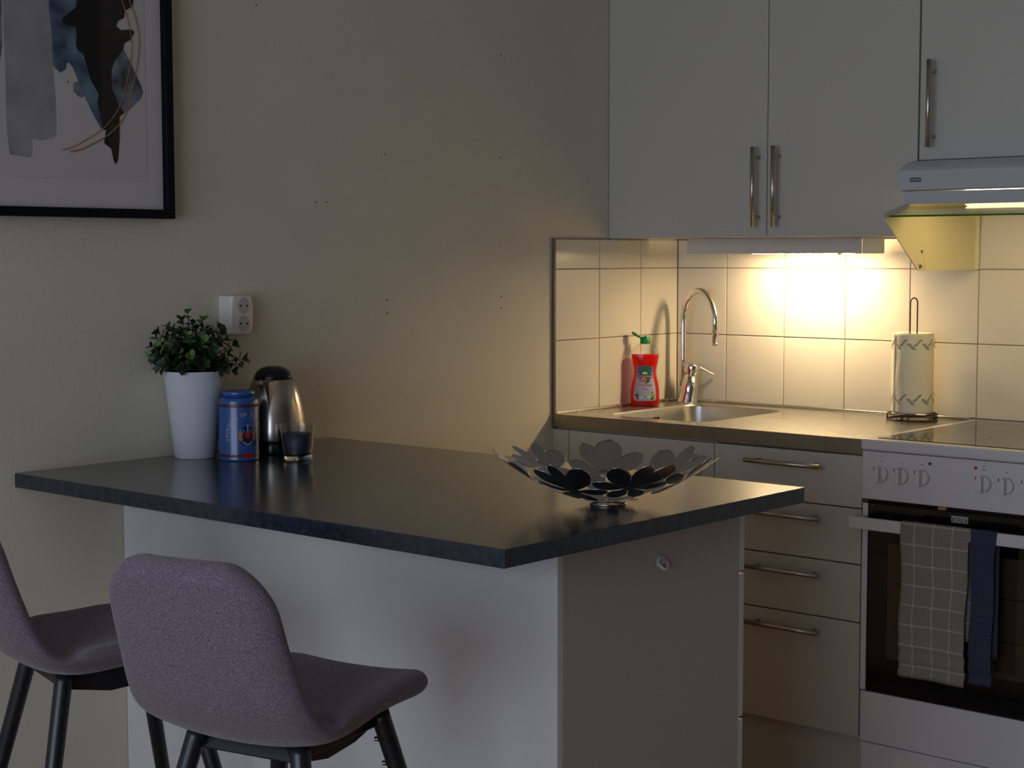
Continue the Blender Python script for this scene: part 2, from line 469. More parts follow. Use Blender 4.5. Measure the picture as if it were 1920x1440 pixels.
wn = structure(empty('window_1', ((WX0 + WX1) / 2, YF - 0.05, WZ0)))
def local(o, parent):
    """keep world placement while parenting to an offset empty"""
    o.parent = parent; o.matrix_parent_inverse = Matrix.Translation(-parent.location); return o
mx_ = (WX0 + WX1) / 2
for a, b in (((WX0, WZ0), (WX0 + 0.06, WZ1)), ((WX1 - 0.06, WZ0), (WX1, WZ1)), ((WX0 + .06, WZ0), (WX1 - .06, WZ0 + 0.06)), ((WX0 + .06, WZ1 - 0.06), (WX1 - .06, WZ1)), ((mx_ - 0.04, WZ0 + .06), (mx_ + 0.04, WZ1 - .06))):
    local(box('window_frame', (a[0], YF - 0.08, a[1]), (b[0], YF - 0.02, b[1]), 'pipe_grey', bevel=0.003), wn)
for x0, x1 in ((WX0 + 0.06, mx_ - 0.04), (mx_ + 0.04, WX1 - 0.06)):
    local(box('window_pane', (x0, YF - 0.052, WZ0 + 0.06), (x1, YF - 0.048, WZ1 - 0.06), 'pane'), wn)

# floor planks
rnd = random.Random(3)
pw, pl = 0.19, 1.35
pm = {}
bm = bmesh.new(); abox(bm, (0.001, 0.001, -0.0118), (pl - 0.001, pw - 0.0015, 0.0)); plank_me = bm_me('plank', bm); plank_me.materials.append(M['floor'])
ny = int((YB - YF) / pw)
for j in range(ny + 1):
    y = YF + j * pw
    if y + pw > YB - 0.0: continue
    x = XL - (j * 0.47 % 1.0) * pl
    while x < XR:
        if x >= XL and x + pl <= XR:
            o = bpy.data.objects.new('floor_plank', plank_me); col.objects.link(o); o.parent = fl; o.location = (x, y, 0)
        else:
            a, b = max(x, XL), min(x + pl, XR)
            if b - a > 0.02:
                o = box('floor_plank', (a + 0.001, y + 0.001, -0.0118), (b - 0.001, y + pw - 0.0015, 0.0), 'floor', fl)
        x += pl

# nail holes in the left wall
for y, z in ((-1.474, 1.47), (-1.44, 1.471), (-1.239, 1.233), (-1.239, 1.201), (-0.808, 1.875), (-0.811, 1.604), (-0.808, 1.233), (-0.808, 1.203), (-1.649, 1.911), (-1.242, 1.593)):
    bm = bmesh.new(); atube(bm, [(XL - 0.002, y, z), (XL + 0.0004, y, z)], 0.0022, 8)
    link('nail_hole', bm_me('nail_hole', bm), 'hole', wl)

# tiles: 20 cm squares, standing proud of the grout
box('grout_bed', (XL, -0.590, 0.905), (XL + 0.0055, 0.003, 1.3885), 'grout', wl)
box('grout_bed', (XL, YB - 0.0055, 0.905), (1.80, YB, 1.60), 'grout', wb)
rows = [(0.9065, 1.1037), (1.1063, 1.3037), (1.3063, 1.3885)]
def tile(a, b, par):
    o = box('tile', a, b, 'tile', par, bevel=0.0012, seg=1); return o
for y1, y0 in ((-0.0015, -0.1863), (-0.1889, -0.3863), (-0.3889, -0.5865)):
    for z0, z1 in rows: tile((XL + 0.002, y0, z0), (0.0, y1, z1), wl)
xs = [(0.0015, 0.1768)] + [(0.1794 + 0.2 * k, 0.3768 + 0.2 * k) for k in range(8)]
for x0, x1 in xs:
    for r_i, (z0, z1) in enumerate(rows):
        if r_i == 2 and x0 > 0.95: z1 = 1.5037
        tile((x0, 0.0, z0), (x1, YB - 0.002, z1), wb)
    if x0 > 0.95: tile((x0, 0.0, 1.5063), (x1, YB - 0.002, 1.576), wb)
structure(box('trim_1', (XL, -0.5945, 0.86), (0.001, -0.5870, 1.3915), 'trim'))
structure(box('trim_2', (XL, -0.5870, 1.3887), (0.0008, -0.339, 1.3915), 'trim'))
structure(box('baseboard_left', (XL, YF, 0), (XL + 0.014, -2.31, 0.07), 'white_plastic', bevel=0.002))

# ------------------------------------------------------------------ handles
def bar_handle(p0, p1, normal, parent, r=0.0062, stand=0.032, inset=0.027):
    """steel bar with two posts; p0,p1 = bar ends (centre line), normal points away from the door"""
    p0, p1, nrm = Vector(p0), Vector(p1), Vector(normal)
    bm = bmesh.new(); atube(bm, [p0, p1], r, 16)
    d = (p1 - p0).normalized()
    for q in (p0 + d * inset, p1 - d * inset): atube(bm, [q - nrm * 0.001, q - nrm * stand], r * 0.8, 12)
    o = link('handle', bm_me('handle', bm), 'bar', parent, smooth=True); sharp_caps(o); return o

# ------------------------------------------------------------------ wall cabinets
def wall_cabinet(label, x0, x1, z0, z1, doors, group=None):
    t = thing('wall_cabinet', label, 'cabinet', (0, 0, 0), group=group)
    box('carcass', (x0, -0.318, z0), (x1, 0.0 if z0 < 1.39 else -0.001, z1), 'cab_side', t, bevel=0.001)
    for (a, b, hx, hz0, hz1) in doors:
        d = box('door', (a, -0.338, z0 + 0.0005), (b, -0.3195, z1), 'cab', t, bevel=0.0012)
        bar_handle((hx, -0.371, hz0), (hx, -0.371, hz1), (0, -1, 0), d)
    return t
wall_cabinet('pale grey wall cabinet with two doors, above the sink and its lamp', XL + 0.001, 0.9665, 1.3925, 2.10,
             [(XL + 0.002, 0.5265, 0.502, 1.418, 1.632), (0.5290, 0.9655, 0.5655, 1.418, 1.632)])
wall_cabinet('shorter pale grey wall cabinet hanging above the cooker hood', 0.9680, 1.570, 1.5790, 2.10,
             [(0.9705, 1.569, 1.009, 1.609, 1.823)])

# ------------------------------------------------------------------ under-cabinet lamp
t = thing('under_cabinet_lamp', 'lit strip lamp fixed under the wall cabinet above the sink', 'lamp')
LY = -0.0475; LX = 0.0280                     # the fixture hangs a little in front of the tiles
box('housing', (0.102 + LX, -0.0925 + LY, 1.3475), (0.676 + LX, -0.0885 + LY, 1.3915), 'white_plastic', t, bevel=0.0012)
box('back_plate', (0.104 + LX, -0.088 + LY, 1.3865), (0.735 + LX, -0.010 + LY, 1.3915), 'white_plastic', t)
M['lamp_cap'] = mat('lamp_end_cap', (0.70, 0.64, 0.45), 0.4, emis=(1.0, 0.72, 0.30), estr=0.05)  # weak emission stands in for bulb light leaking through the cap
o = box('end_cap', (0.6762 + LX, -0.0925 + LY, 1.3475), (0.737 + LX, -0.074 + LY, 1.3912), 'lamp_cap', t, bevel=0.004); o['label'] = 'cream end cap with the switch'
box('lamp_diffuser', (0.345, -0.0720 + LY, 1.3470), (0.655, -0.040 + LY, 1.3474), 'tube', t)
tube('pull_switch', [(0.605 + LX, -0.084 + LY, 1.3475), (0.605 + LX, -0.084 + LY, 1.3435)], [0.006, 0.005], 'lamp_cap', t, n=12)

# ------------------------------------------------------------------ cooker hood
HX0, HX1 = 0.968, 1.568
t = thing('cooker_hood', 'white cooker hood with a tinted glass visor, above the stove', 'hood')
prism('body', [(-0.002, 1.577), (-0.335, 1.577), (-0.372, 1.576), (-0.400, 1.571), (-0.425, 1.563), (-0.445, 1.552), (-0.450, 1.545), (-0.436, 1.503), (-0.430, 1.500), (-0.34, 1.500), (-0.335, 1.52), (-0.002, 1.52)], HX0 + 0.004, HX1 - 0.004, 'hood', t, bevel=0.0015)
o = prism('control_panel', [(-0.4505, 1.5450), (-0.4375, 1.505), (-0.440, 1.505), (-0.452, 1.544)], 1.290, HX1 - 0.006, 'hood', t)
prism('front_bar', [(-0.430, 1.4982), (-0.420, 1.4680), (-0.402, 1.4680), (-0.408, 1.4982)], HX0 + 0.008, HX1 - 0.008, 'hood', t, bevel=0.0012)
box('filter', (HX0 + 0.01, -0.33, 1.488), (HX1 - 0.01, -0.02, 1.494), 'grey', t)
box('lamp_lens', (1.12, -0.392, 1.4725), (1.50, -0.345, 1.4993), 'hood_lamp', t, bevel=0.002)
for x0, x1, nm in ((HX0, HX0 + 0.003, 'l'), (HX1 - 0.003, HX1, 'r')):
    ck = prism('side_cheek', [(-0.512, 1.444), (-0.519, 1.438), (-0.338, 1.3075), (-0.328, 1.304), (-0.004, 1.304), (-0.004, 1.490), (-0.42, 1.466)], x0, x1, 'hood_cheek', t)
    s = 1 if nm == 'l' else -1
    xf = x1 if nm == 'l' else x0
    # folded rear flange and the small fixing screws
    box('flange', (min(xf, xf + s * 0.010), -0.0115, 1.305), (max(xf, xf + s * 0.010), -0.0045, 1.488), 'hood_cheek', ck)
    box('fold', (min(xf, xf + s * 0.0025), -0.300, 1.306), (max(xf, xf + s * 0.0025), -0.288, 1.45), 'hood_cheek', ck, bevel=0.0008)
    tube('screw', [(xf, -0.325, 1.315), (xf + s * 0.004, -0.325, 1.315)], 0.0045, 'grey', ck, n=10)
    tube('screw', [(xf, -0.316, 1.352), (xf + s * 0.0012, -0.316, 1.352)], 0.0045, 'grey', ck, n=10)
    prism('visor_holder', [(-0.513, 1.442), (-0.519, 1.438), (-0.509, 1.4345), (-0.395, 1.4635), (-0.397, 1.470)], min(x1, x1 + 0.010) if nm == 'l' else x0 - 0.010, x1 + 0.010 if nm == 'l' else x0, 'hood', ck)
vis = prism('glass_visor', [(-0.400, 1.4665), (-0.505, 1.4395), (-0.504, 1.4355), (-0.399, 1.4625)], HX0 + 0.0135, HX1 - 0.0135, 'visor', t)
prism('visor_edge', [(-0.5052, 1.4396), (-0.5072, 1.4392), (-0.5062, 1.4350), (-0.5042, 1.4354)], HX0 + 0.0135, HX1 - 0.0135, 'green_edge', vis)
# name plate
pl_ = prism('name_plate', [(-0.4462, 1.5312), (-0.4430, 1.5212), (-0.4415, 1.5212), (-0.4446, 1.5312)], 1.001, 1.030, 'grey', t)
tm = text_mesh('FRANKE', 0.0068)
link('lettering', map_mesh(tm, lambda c: Vector((1.0155 + c.x, -0.4446, 1.5262)) + Vector((0, -0.305, 0.952)) * c.y + Vector((0, -0.952, -0.305)) * (0.0003 + c.z)), 'white_plastic', pl_)
for k in range(3):
    tube('push_button', [(1.36 + 0.05 * k, -0.4445, 1.523), (1.36 + 0.05 * k, -0.449, 1.5215)], 0.007, 'white_plastic', t, n=14)

# ------------------------------------------------------------------ steel worktop with sink
t = thing('sink_worktop', 'stainless steel worktop with inset sink below the tiled wall', 'worktop')
WT0, WT1, WZT, WZB = 0.0005, 0.9665, 0.900, 0.864
bx0, bx1, by0, by1, br = 0.112, 0.452, -0.520, -0.085, 0.055
def rrect(x0, y0, x1, y1, r, k=8):
    pts = []
    for cx, cy, a0 in ((x1 - r, y1 - r, 0), (x0 + r, y1 - r, 90), (x0 + r, y0 + r, 180), (x1 - r, y0 + r, 270)):
        for i in range(k + 1):
            a = R(a0 + 90 * i / k); pts.append((cx + r * math.cos(a), cy + r * math.sin(a)))
    return pts
inner = rrect(bx0, by0, bx1, by1, br)
cxm, cym = (bx0 + bx1) / 2, (by0 + by1) / 2
bm = bmesh.new()
iv = [bm.verts.new((x, y, WZT)) for x, y in inner]
corners = [(WT1, -0.001), (WT0, -0.001), (WT0, -0.594), (WT1, -0.594)]
cv = [bm.verts.new((x, y, WZT)) for x, y in corners]
k = 9
for q_ in range(4):
    seg_ = iv[q_ * k:(q_ + 1) * k]
    for i in range(k - 1): bm.faces.new((seg_[i], seg_[i + 1], cv[q_]))
    nx = iv[((q_ + 1) * k) % len(iv)]
    bm.faces.new((seg_[-1], nx, cv[(q_ + 1) % 4], cv[q_]))
bvv = [bm.verts.new((x, y, WZB)) for x, y in corners]
for i in range(4):
    if i != 3: bm.faces.new((cv[i], cv[(i + 1) % 4], bvv[(i + 1) % 4], bvv[i])) if i != 2 else None
tp = link('top_sheet', bm_me('top_sheet', bm), 'steel', t)
# basin
bm = bmesh.new(); prev = None
for (ins, z) in ((0.0, WZT), (0.002, WZT - 0.0015), (0.003, WZT - 0.006), (0.012, WZT - 0.13), (0.020, WZT - 0.145), (0.045, WZT - 0.152)):
    ring = [bm.verts.new((x, y, z)) for x, y in rrect(bx0 + ins, by0 + ins, bx1 - ins, by1 - ins, max(br - ins * 0.6, 0.03))]
    if prev:
        for i in range(len(ring)):
            j = (i + 1) % len(ring); bm.faces.new((prev[i], prev[j], ring[j], ring[i]))
    prev = ring
bm.faces.new(prev)
bs = link('basin', bm_me('basin', bm), 'steel', t, smooth=True)
box('front_edge', (WT0, -0.5965, WZB), (WT1, -0.5942, WZT + 0.0005), 'steel_edge', t, bevel=0.001)
box('upstand', (WT0 + 0.010, -0.0100, WZT), (WT1, -0.0005, WZT + 0.0075), 'steel', t, bevel=0.002)
box('upstand', (WT0, -0.594, WZT), (WT0 + 0.0095, -0.0005, WZT + 0.0075), 'steel', t, bevel=0.002)
for k in range(4):
    box('overflow_slot', (bx0 + 0.0052, -0.300 + 0.013 * k, 0.862), (bx0 + 0.0072, -0.2955 + 0.013 * k, 0.874), 'black', bs)
dr = lathe('drain', [(0.0, 0.0), (0.040, 0.0), (0.040, 0.002), (0.030, 0.0015), (0.012, 0.001), (0.0, 0.003)], 'chrome', bs, n=24); dr.location = (cxm, cym, WZT - 0.1519)

# ------------------------------------------------------------------ faucet
TX, TY = 0.075, -0.062
t = thing('kitchen_faucet', 'chrome gooseneck faucet with a lever, in the corner beside the sink', 'faucet', (TX, TY, WZT + 0.0002))
def ltube(*a, **k): return tube(*a, **k)
ax_ = Vector((0.755, 0.656, 0))            # lean of the valve body
def pp(s, z, d=0.0): return tuple(ax_ * s + Vector((0.656, -0.755, 0)) * d + Vector((0, 0, z)))
tube('base', [pp(0.006, 0.0), pp(0.006, 0.003), pp(0.008, 0.012), pp(0.013, 0.045), pp(0.018, 0.085)], [0.0300, 0.0300, 0.0275, 0.0250, 0.0225], 'chrome', t, n=32)
vh = tube('valve_head', [pp(0.0185, 0.0855), pp(0.019, 0.088), pp(0.0205, 0.112), pp(0.021, 0.117)], [0.0225, 0.0245, 0.0245, 0.0225], 'chrome', t, n=32)
tube('lever', bez([pp(0.028, 0.112), pp(0.045, 0.105), pp(0.066, 0.094), pp(0.088, 0.082)], 6), [0.0026 + 0.001 * (i < 4) for i in range(19)], 'chrome', vh, n=12)
sd = Vector((math.cos(R(-22)), math.sin(R(-22)), 0)); rr = 0.085
sb = Vector(pp(-0.006, 0.05, -0.012))
pts = [sb, sb + Vector((0, 0, 0.08)), sb + Vector((0, 0, 0.185))]
c0 = sb + sd * rr + Vector((0, 0, 0.190))
for i in range(1, 22):
    a = PI - (PI * 0.965) * i / 21
    pts.append(c0 + sd * rr * math.cos(a) + Vector((0, 0, 0.098)) * math.sin(a))
last = pts[-1]; pts.append(last + Vector((0.001, -0.001, -0.062)))
tube('spout', pts, 0.0096, 'chrome', t, n=20)
tube('aerator', [pts[-1] - Vector((0, 0, 0.0002)), pts[-1] + Vector((0, 0, -0.010))], 0.0100, 'chrome', t, n=20)

# ------------------------------------------------------------------ washing-up liquid bottle
t = thing('soap_bottle', 'clear bottle of red washing-up liquid with open green cap, left of the faucet', 'bottle', (0.052, -0.236, WZT), R(36))
def bottle_shell(prof, nm, m, inset=0.0, par=None, cap1=True):
    """oval lathe; prof = (half width, half depth, z)"""
    bm = bmesh.new(); n = 40; rings = []
    for w, d, z in prof:
        ring = []
        for j in range(n):
            a = 2 * PI * j / n; c, s_ = math.cos(a), math.sin(a)
            ring.append(bm.verts.new(((w - inset) * math.copysign(abs(c) ** 0.8, c), (d - inset) * math.copysign(abs(s_) ** 0.8, s_), z)))
        rings.append(ring)
    for i in range(len(rings) - 1):
        for j in range(n):
            bm.faces.new((rings[i][j], rings[i][(j + 1) % n], rings[i + 1][(j + 1) % n], rings[i + 1][j]))
    bm.faces.new(rings[0][::-1])
    if cap1: bm.faces.new(rings[-1])
    return link(nm, bm_me(nm, bm), m, par, smooth=True)
BP = [(0.0400, 0.0250, 0.0), (0.0425, 0.0270, 0.004), (0.0430, 0.0275, 0.02), (0.0425, 0.0272, 0.045), (0.0395, 0.026, 0.068), (0.0350, 0.025, 0.085), (0.0328, 0.0245, 0.098),
      (0.0338, 0.0245, 0.112), (0.0375, 0.025, 0.130), (0.0405, 0.0255, 0.146), (0.0408, 0.0252, 0.155), (0.0385, 0.0245, 0.166), (0.0320, 0.0225, 0.176), (0.0230, 0.0190, 0.182), (0.0150, 0.0145, 0.184), (0.0135, 0.0135, 0.190)]
def bp_at(z):
    for a, b in zip(BP, BP[1:]):
        if a[2] <= z <= b[2]:
            f = (z - a[2]) / (b[2] - a[2]); return tuple(a[i] + f * (b[i] - a[i]) for i in range(2))
    return BP[0][:2]
LQ = [(w, d, max(z, 0.0035)) for w, d, z in BP if z < 0.150] + [(*bp_at(0.1525), 0.1525)]
bottle_shell(LQ, 'liquid', 'liquid', 0.0012, t)
bottle_shell(BP, 'bottle_body', 'bottle', 0.0, t, cap1=False)
cp = lathe('cap', [(0.0, 0.184), (0.0148, 0.184), (0.0150, 0.185), (0.0150, 0.2035), (0.0140, 0.2045), (0.004, 0.2048), (0.0035, 0.2075), (0.0, 0.2075)], 'cap', t, n=28)
bm = bmesh.new(); atube(bm, [(-0.0165, 0, 0.2040), (-0.0365, 0, 0.2135)], 0.0001, 4)
bm.clear()
lid_dir = Vector((-0.86, 0, 0.50)); nrm_l = Vector((0.50, 0, 0.86))
cL = Vector((-0.016, 0, 0.2042)) + lid_dir * 0.0135
atube(bm, [cL - nrm_l * 0.0036, cL + nrm_l * 0.0036], 0.0132, 24)
atube(bm, [Vector((-0.0145, 0, 0.2030)), Vector((-0.0185, 0, 0.2055))], 0.0028, 8)
lo = link('flip_lid', bm_me('flip_lid', bm), 'cap', t, smooth=True); sharp_caps(lo)
# label hugging the front (-y local) of the bottle
def on_bottle(u, z, off=0.0006):
    w, d = bp_at(z)
    u = max(-w * 0.93, min(w * 0.93, u))
    c = abs(u / w) ** (1 / 0.8); s_ = math.sqrt(max(0, 1 - c * c)) ** 0.8
    return Vector((u, -(d * s_) - off, z))
def bottle_patch(nm, outline, m, off, par, ncol=10):
    """outline: list of (z, u0, u1)"""
    bm = bmesh.new(); rows_ = []
    for z, u0, u1 in outline:
        rows_.append([bm.verts.new(on_bottle(u0 + (u1 - u0) * i / ncol, z, off)) for i in range(ncol + 1)])
    for a, b in zip(rows_, rows_[1:]):
        for i in range(ncol): bm.faces.new((a[i], a[i + 1], b[i + 1], b[i]))
    return link(nm, bm_me(nm, bm), m, par, smooth=True)
def blend_outline(pts, n):
    out = []
    for a, b in zip(pts, pts[1:]):
        for i in range(n): out.append(tuple(a[k] + (b[k] - a[k]) * i / n for k in range(3)))
    out.append(pts[-1]); return out
def disc_outline(cu, cz, r, a0=0, a1=180, n=10):
    out = []
    for i in range(n + 1):
        z = cz - r + 2 * r * i / n; h = math.sqrt(max(0, r * r - (z - cz) ** 2)); out.append((z, cu - h, cu + h))
    return out
LB = blend_outline([(0.018, -0.023, 0.023), (0.020, -0.030, 0.030), (0.030, -0.033, 0.033), (0.060, -0.030, 0.030), (0.085, -0.0245, 0.0245), (0.105, -0.0235, 0.0235), (0.118, -0.0225, 0.0225), (0.1205, -0.018, 0.018)], 4)
lab = bottle_patch('label', LB, 'lbl', 0.0007, t)
bottle_patch('label_print', blend_outline([(0.098, -0.0235, 0.0235), (0.118, -0.0215, 0.0215), (0.1205, -0.017, 0.017)], 4), 'lbl_blue', 0.0010, lab)
bottle_patch('label_print', blend_outline([(0.110, -0.008, 0.0205), (0.119, -0.010, 0.018)], 3), 'lbl_green', 0.0013, lab)
bottle_patch('label_print', disc_outline(-0.0005, 0.090, 0.0185), 'lbl_red', 0.0013, lab)
bottle_patch('label_print', [(z, u0, u1) for z, u0, u1 in disc_outline(-0.0005, 0.094, 0.0175) if z > 0.0915], 'lbl_green', 0.0016, lab)
bottle_patch('label_print', disc_outline(-0.0005, 0.096, 0.008), 'lbl_white', 0.0018, lab)
bottle_patch('label_print', disc_outline(0.008, 0.0765, 0.0055), 'lbl_green', 0.0018, lab)
bottle_patch('label_print', disc_outline(-0.004, 0.0790, 0.0065), 'lbl_white', 0.0017, lab)
bottle_patch('label_print', disc_outline(-0.004, 0.0785, 0.0045), 'lbl_red', 0.0019, lab)
bottle_patch('label_print', blend_outline([(0.0855, -0.0225, 0.0225), (0.0960, -0.0225, 0.0225)], 3), 'lbl_dkgreen', 0.0020, lab)
def bottle_text(s, z, size, m, off):
    me = text_mesh(s, size, 0.0)
    map_mesh(me, lambda c: on_bottle(c.x, z + c.y, off))
    link('lettering', me, m, lab)
bottle_text('Grumme', 0.0905, 0.0120, 'lbl_white', 0.0024)
bottle_text('Diskmedel', 0.0640, 0.0098, 'lbl_red', 0.0011)
bottle_text('Äng', 0.0530, 0.0098, 'lbl_red', 0.0011)
for cu, cz, r_, m_ in ((-0.024, 0.033, 0.006, 'lbl_green'), (-0.022, 0.026, 0.005, 'lbl_red'), (-0.028, 0.028, 0.003, 'lbl_white'), (0.025, 0.034, 0.0055, 'lbl_yellow'), (0.021, 0.026, 0.006, 'lbl_green'),
                       (0.013, 0.028, 0.006, 'lbl_white'), (0.020, 0.031, 0.003, 'lbl_yellow'), (0.001, 0.031, 0.0065, 'lbl_white'), (0.001, 0.031, 0.0030, 'lbl_green'), (-0.012, 0.027, 0.005, 'lbl_white'), (-0.020, 0.041, 0.002, 'lbl_red'), (0.022, 0.042, 0.0025, 'lbl_red')):
    bottle_patch('label_print', disc_outline(cu, cz, r_, n=6), m_, 0.0013, lab, 4)

# ------------------------------------------------------------------ base cabinets
t = thing('sink_cabinet', 'pale base cabinet under the sink, beside the left wall', 'cabinet')
box('carcass', (XL + 0.001, -0.574, 0.09), (0.5370, -0.002, 0.745), 'cab_side', t)
box('rail', (XL + 0.001, -0.574, 0.745), (0.5370, -0.545, 0.8620), 'cab_side', t)
box('filler_strip', (XL + 0.001, -0.592, 0.09), (0.050, -0.5745, 0.8580), 'cab', t, bevel=0.001)
d = box('door', (0.0530, -0.5930, 0.135), (0.5360, -0.5745, 0.8580), 'cab', t, bevel=0.0012)
bar_handle((0.499, -0.627, 0.615), (0.499, -0.627, 0.829), (0, -1, 0), d)
box('plinth', (XL + 0.001, -0.548, 0.001), (0.5370, -0.533, 0.090), 'cab', t)

t = thing('drawer_cabinet', 'pale base cabinet with four drawers, left of the stove', 'cabinet')
box('carcass', (0.5385, -0.574, 0.155), (0.9670, -0.002, 0.8620), 'cab_side', t)
box('drawer_gap_shade', (0.5390, -0.5748, 0.165), (0.9665, -0.5742, 0.8600), 'trim', t)  # dark sheet painted as shade behind the gaps between the drawers
for z0, z1, hz in ((0.7315, 0.8585, 0.827), (0.5935, 0.7285, 0.697), (0.4505, 0.5905, 0.556), (0.1650, 0.4475, 0.413)):
    d = box('drawer', (0.5390, -0.5940, z0), (0.9660, -0.5755, z1), 'cab', t, bevel=0.0012)
    bar_handle((0.650, -0.6270, hz), (0.868, -0.6270, hz), (0, -1, 0), d)
box('plinth', (0.5385, -0.560, 0.001), (0.9670, -0.545, 0.1530), 'cab', t)

# ------------------------------------------------------------------ kitchen roll and holder
RX, RY = 0.836, -0.088
t = thing('paper_towel_holder', 'dark wire kitchen roll holder standing on the steel worktop', 'holder', (RX, RY, WZT))
bm = bmesh.new()
for z, r in ((0.0025, 0.066), (0.0165, 0.066)):
    atube(bm, [(r * math.cos(2 * PI * i / 48), r * math.sin(2 * PI * i / 48), z) for i in range(48)], 0.0023, 8, closed=True)
link('base_ring', bm_me('base_ring', bm), 'wire', t, smooth=True)
for i in range(3):
    a = R(35 + 120 * i)
    tube('strut', [(0.066 * math.cos(a), 0.066 * math.sin(a), 0.0025), (0.066 * math.cos(a), 0.066 * math.sin(a), 0.0165), (0, 0, 0.0165)], 0.0022, 'wire', t, n=8)
for i in range(5):
    a = R(72 * i)
    tube('strut', [(0.066 * math.cos(a), 0.066 * math.sin(a), 0.0025), (0.066 * math.cos(a), 0.066 * math.sin(a), 0.0165)], 0.0022, 'wire', t, n=8)
hw = 0.0095; ux, uy = 0.755, 0.656
lp = [(-hw, 0.0165), (-hw, 0.315)] + [(-hw * math.cos(PI * i / 10), 0.315 + 0.0135 * math.sin(PI * i / 10)) for i in range(1, 10)] + [(hw, 0.315), (hw, 0.0165)]
tube('rod', [(u * ux, u * uy, z) for u, z in lp], 0.0019, 'wire', t, n=8)
t = thing('kitchen_roll', 'white kitchen paper roll with printed grey leaves, on the wire holder', 'paper roll', (RX, RY, WZT + 0.0195))
bm = bmesh.new(); n = 96; rings = []
for i, z in enumerate([0.0, 0.002] + [0.215 * k / 30 for k in range(1, 30)] + [0.213, 0.215]):
    rr_ = 0.0545 if 0.001 < z < 0.2145 else 0.0530
    ring = []
    for j in range(n):
        a = 2 * PI * j / n
        w = 0.0006 * math.sin(a * 3 + z * 20) + 0.0003 * math.sin(a * 9 - z * 60)
        ring.append(bm.verts.new(((rr_ + w) * math.cos(a), (rr_ + w) * math.sin(a), z)))
    rings.append(ring)
inr = [[bm.verts.new((0.020 * math.cos(2 * PI * j / n), 0.020 * math.sin(2 * PI * j / n), z)) for j in range(n)] for z in (0.0, 0.213)]
seq = [inr[0]] + rings + [inr[1], inr[0]]
for a_, b_ in zip(seq, seq[1:]):
    for j in range(n): bm.faces.new((a_[j], a_[(j + 1) % n], b_[(j + 1) % n], b_[j]))
roll = link('paper', bm_me('paper', bm), 'paper', t, smooth=True)
# loose sheet edge at the left: overlapping outer sheet with ripples
bm = bmesh.new(); rows_ = []
for i in range(61):
    z = 0.002 + 0.211 * i / 60; row = []
    for j in range(9):
        a = R(-172 + 52 * j / 8)
        rip = 0.0008 * math.sin(z * 820 + j * 0.9 + 2 * math.sin(z * 35)) * (1 - j / 8)
        r_ = 0.0562 - 0.0006 * j / 8 + rip
        row.append(bm.verts.new((r_ * math.cos(a), r_ * math.sin(a), z)))
    rows_.append(row)
for a_, b_ in zip(rows_, rows_[1:]):
    for j in range(8): bm.faces.new((a_[j], a_[j + 1], b_[j + 1], b_[j]))
o = link('loose_sheet', bm_me('loose_sheet', bm), 'paper', t, smooth=True)
sm = o.modifiers.new('s', 'SOLIDIFY'); sm.thickness = 0.0004
def leaf_print(a0, z0, ln, slope, flip):
    bm = bmesh.new(); top, bot = [], []
    for i in range(13):
        s = i / 12; u = (s - 0.5) * ln
        zc = slope * (1 / (1 + math.exp(-9 * (s - 0.5))) - 0.5)
        w = 0.0032 * math.sin(PI * s) ** 0.9
        a = a0 + u / 0.0570
        r_ = 0.0574
        top.append(bm.verts.new((r_ * math.cos(a), r_ * math.sin(a), z0 + zc + w)))
        bot.append(bm.verts.new((r_ * math.cos(a), r_ * math.sin(a), z0 + zc - w)))
    for i in range(12): bm.faces.new((bot[i], bot[i + 1], top[i + 1], top[i]))
    link('leaf_print', bm_me('leaf_print', bm), 'print_grey', roll)
for zb_ in (0.040, 0.187):
    for k in range(9):
        a = R(-170 + 40 * k)
        leaf_print(a, zb_ + 0.004, 0.027, 0.016, 1)
        leaf_print(a - R(17), zb_ - 0.006, 0.026, -0.014, -1)

# ------------------------------------------------------------------ stove
SX0, SX1 = 0.9725, 1.5725
t = thing('electric_stove', 'white freestanding electric stove with black oven door, beneath the hood', 'stove')
box('body', (SX0, -0.570, 0.025), (SX1, -0.012, 0.880), 'white', t, bevel=0.002)
tr = box('top_rim', (SX0 - 0.001, -0.615, 0.8765), (SX1 + 0.001, -0.010, 0.9045), 'white', t, bevel=0.007, seg=4)
box('hob', (SX0 + 0.030, -0.585, 0.9047), (SX1 - 0.030, -0.045, 0.9062), 'hob', t, bevel=0.0005)
for x, y, r in ((1.13, -0.45, 0.09), (1.41, -0.45, 0.072), (1.13, -0.19, 0.072), (1.41, -0.19, 0.09)):
    bm = bmesh.new(); 
    a = [bm.verts.new((x + r * math.cos(2 * PI * j / 48), y + r * math.sin(2 * PI * j / 48), 0.9064)) for j in range(48)]
    b = [bm.verts.new((x + (r - 0.001) * math.cos(2 * PI * j / 48), y + (r - 0.001) * math.sin(2 * PI * j / 48), 0.9064)) for j in range(48)]
    for j in range(48): bm.faces.new((a[j], a[(j + 1) % 48], b[(j + 1) % 48], b[j]))
    link('cooking_zone', bm_me('cooking_zone', bm), 'grey', t)
pn = box('control_panel', (SX0, -0.607, 0.7585), (SX1, -0.5705, 0.8750), 'white', t, bevel=0.0025)
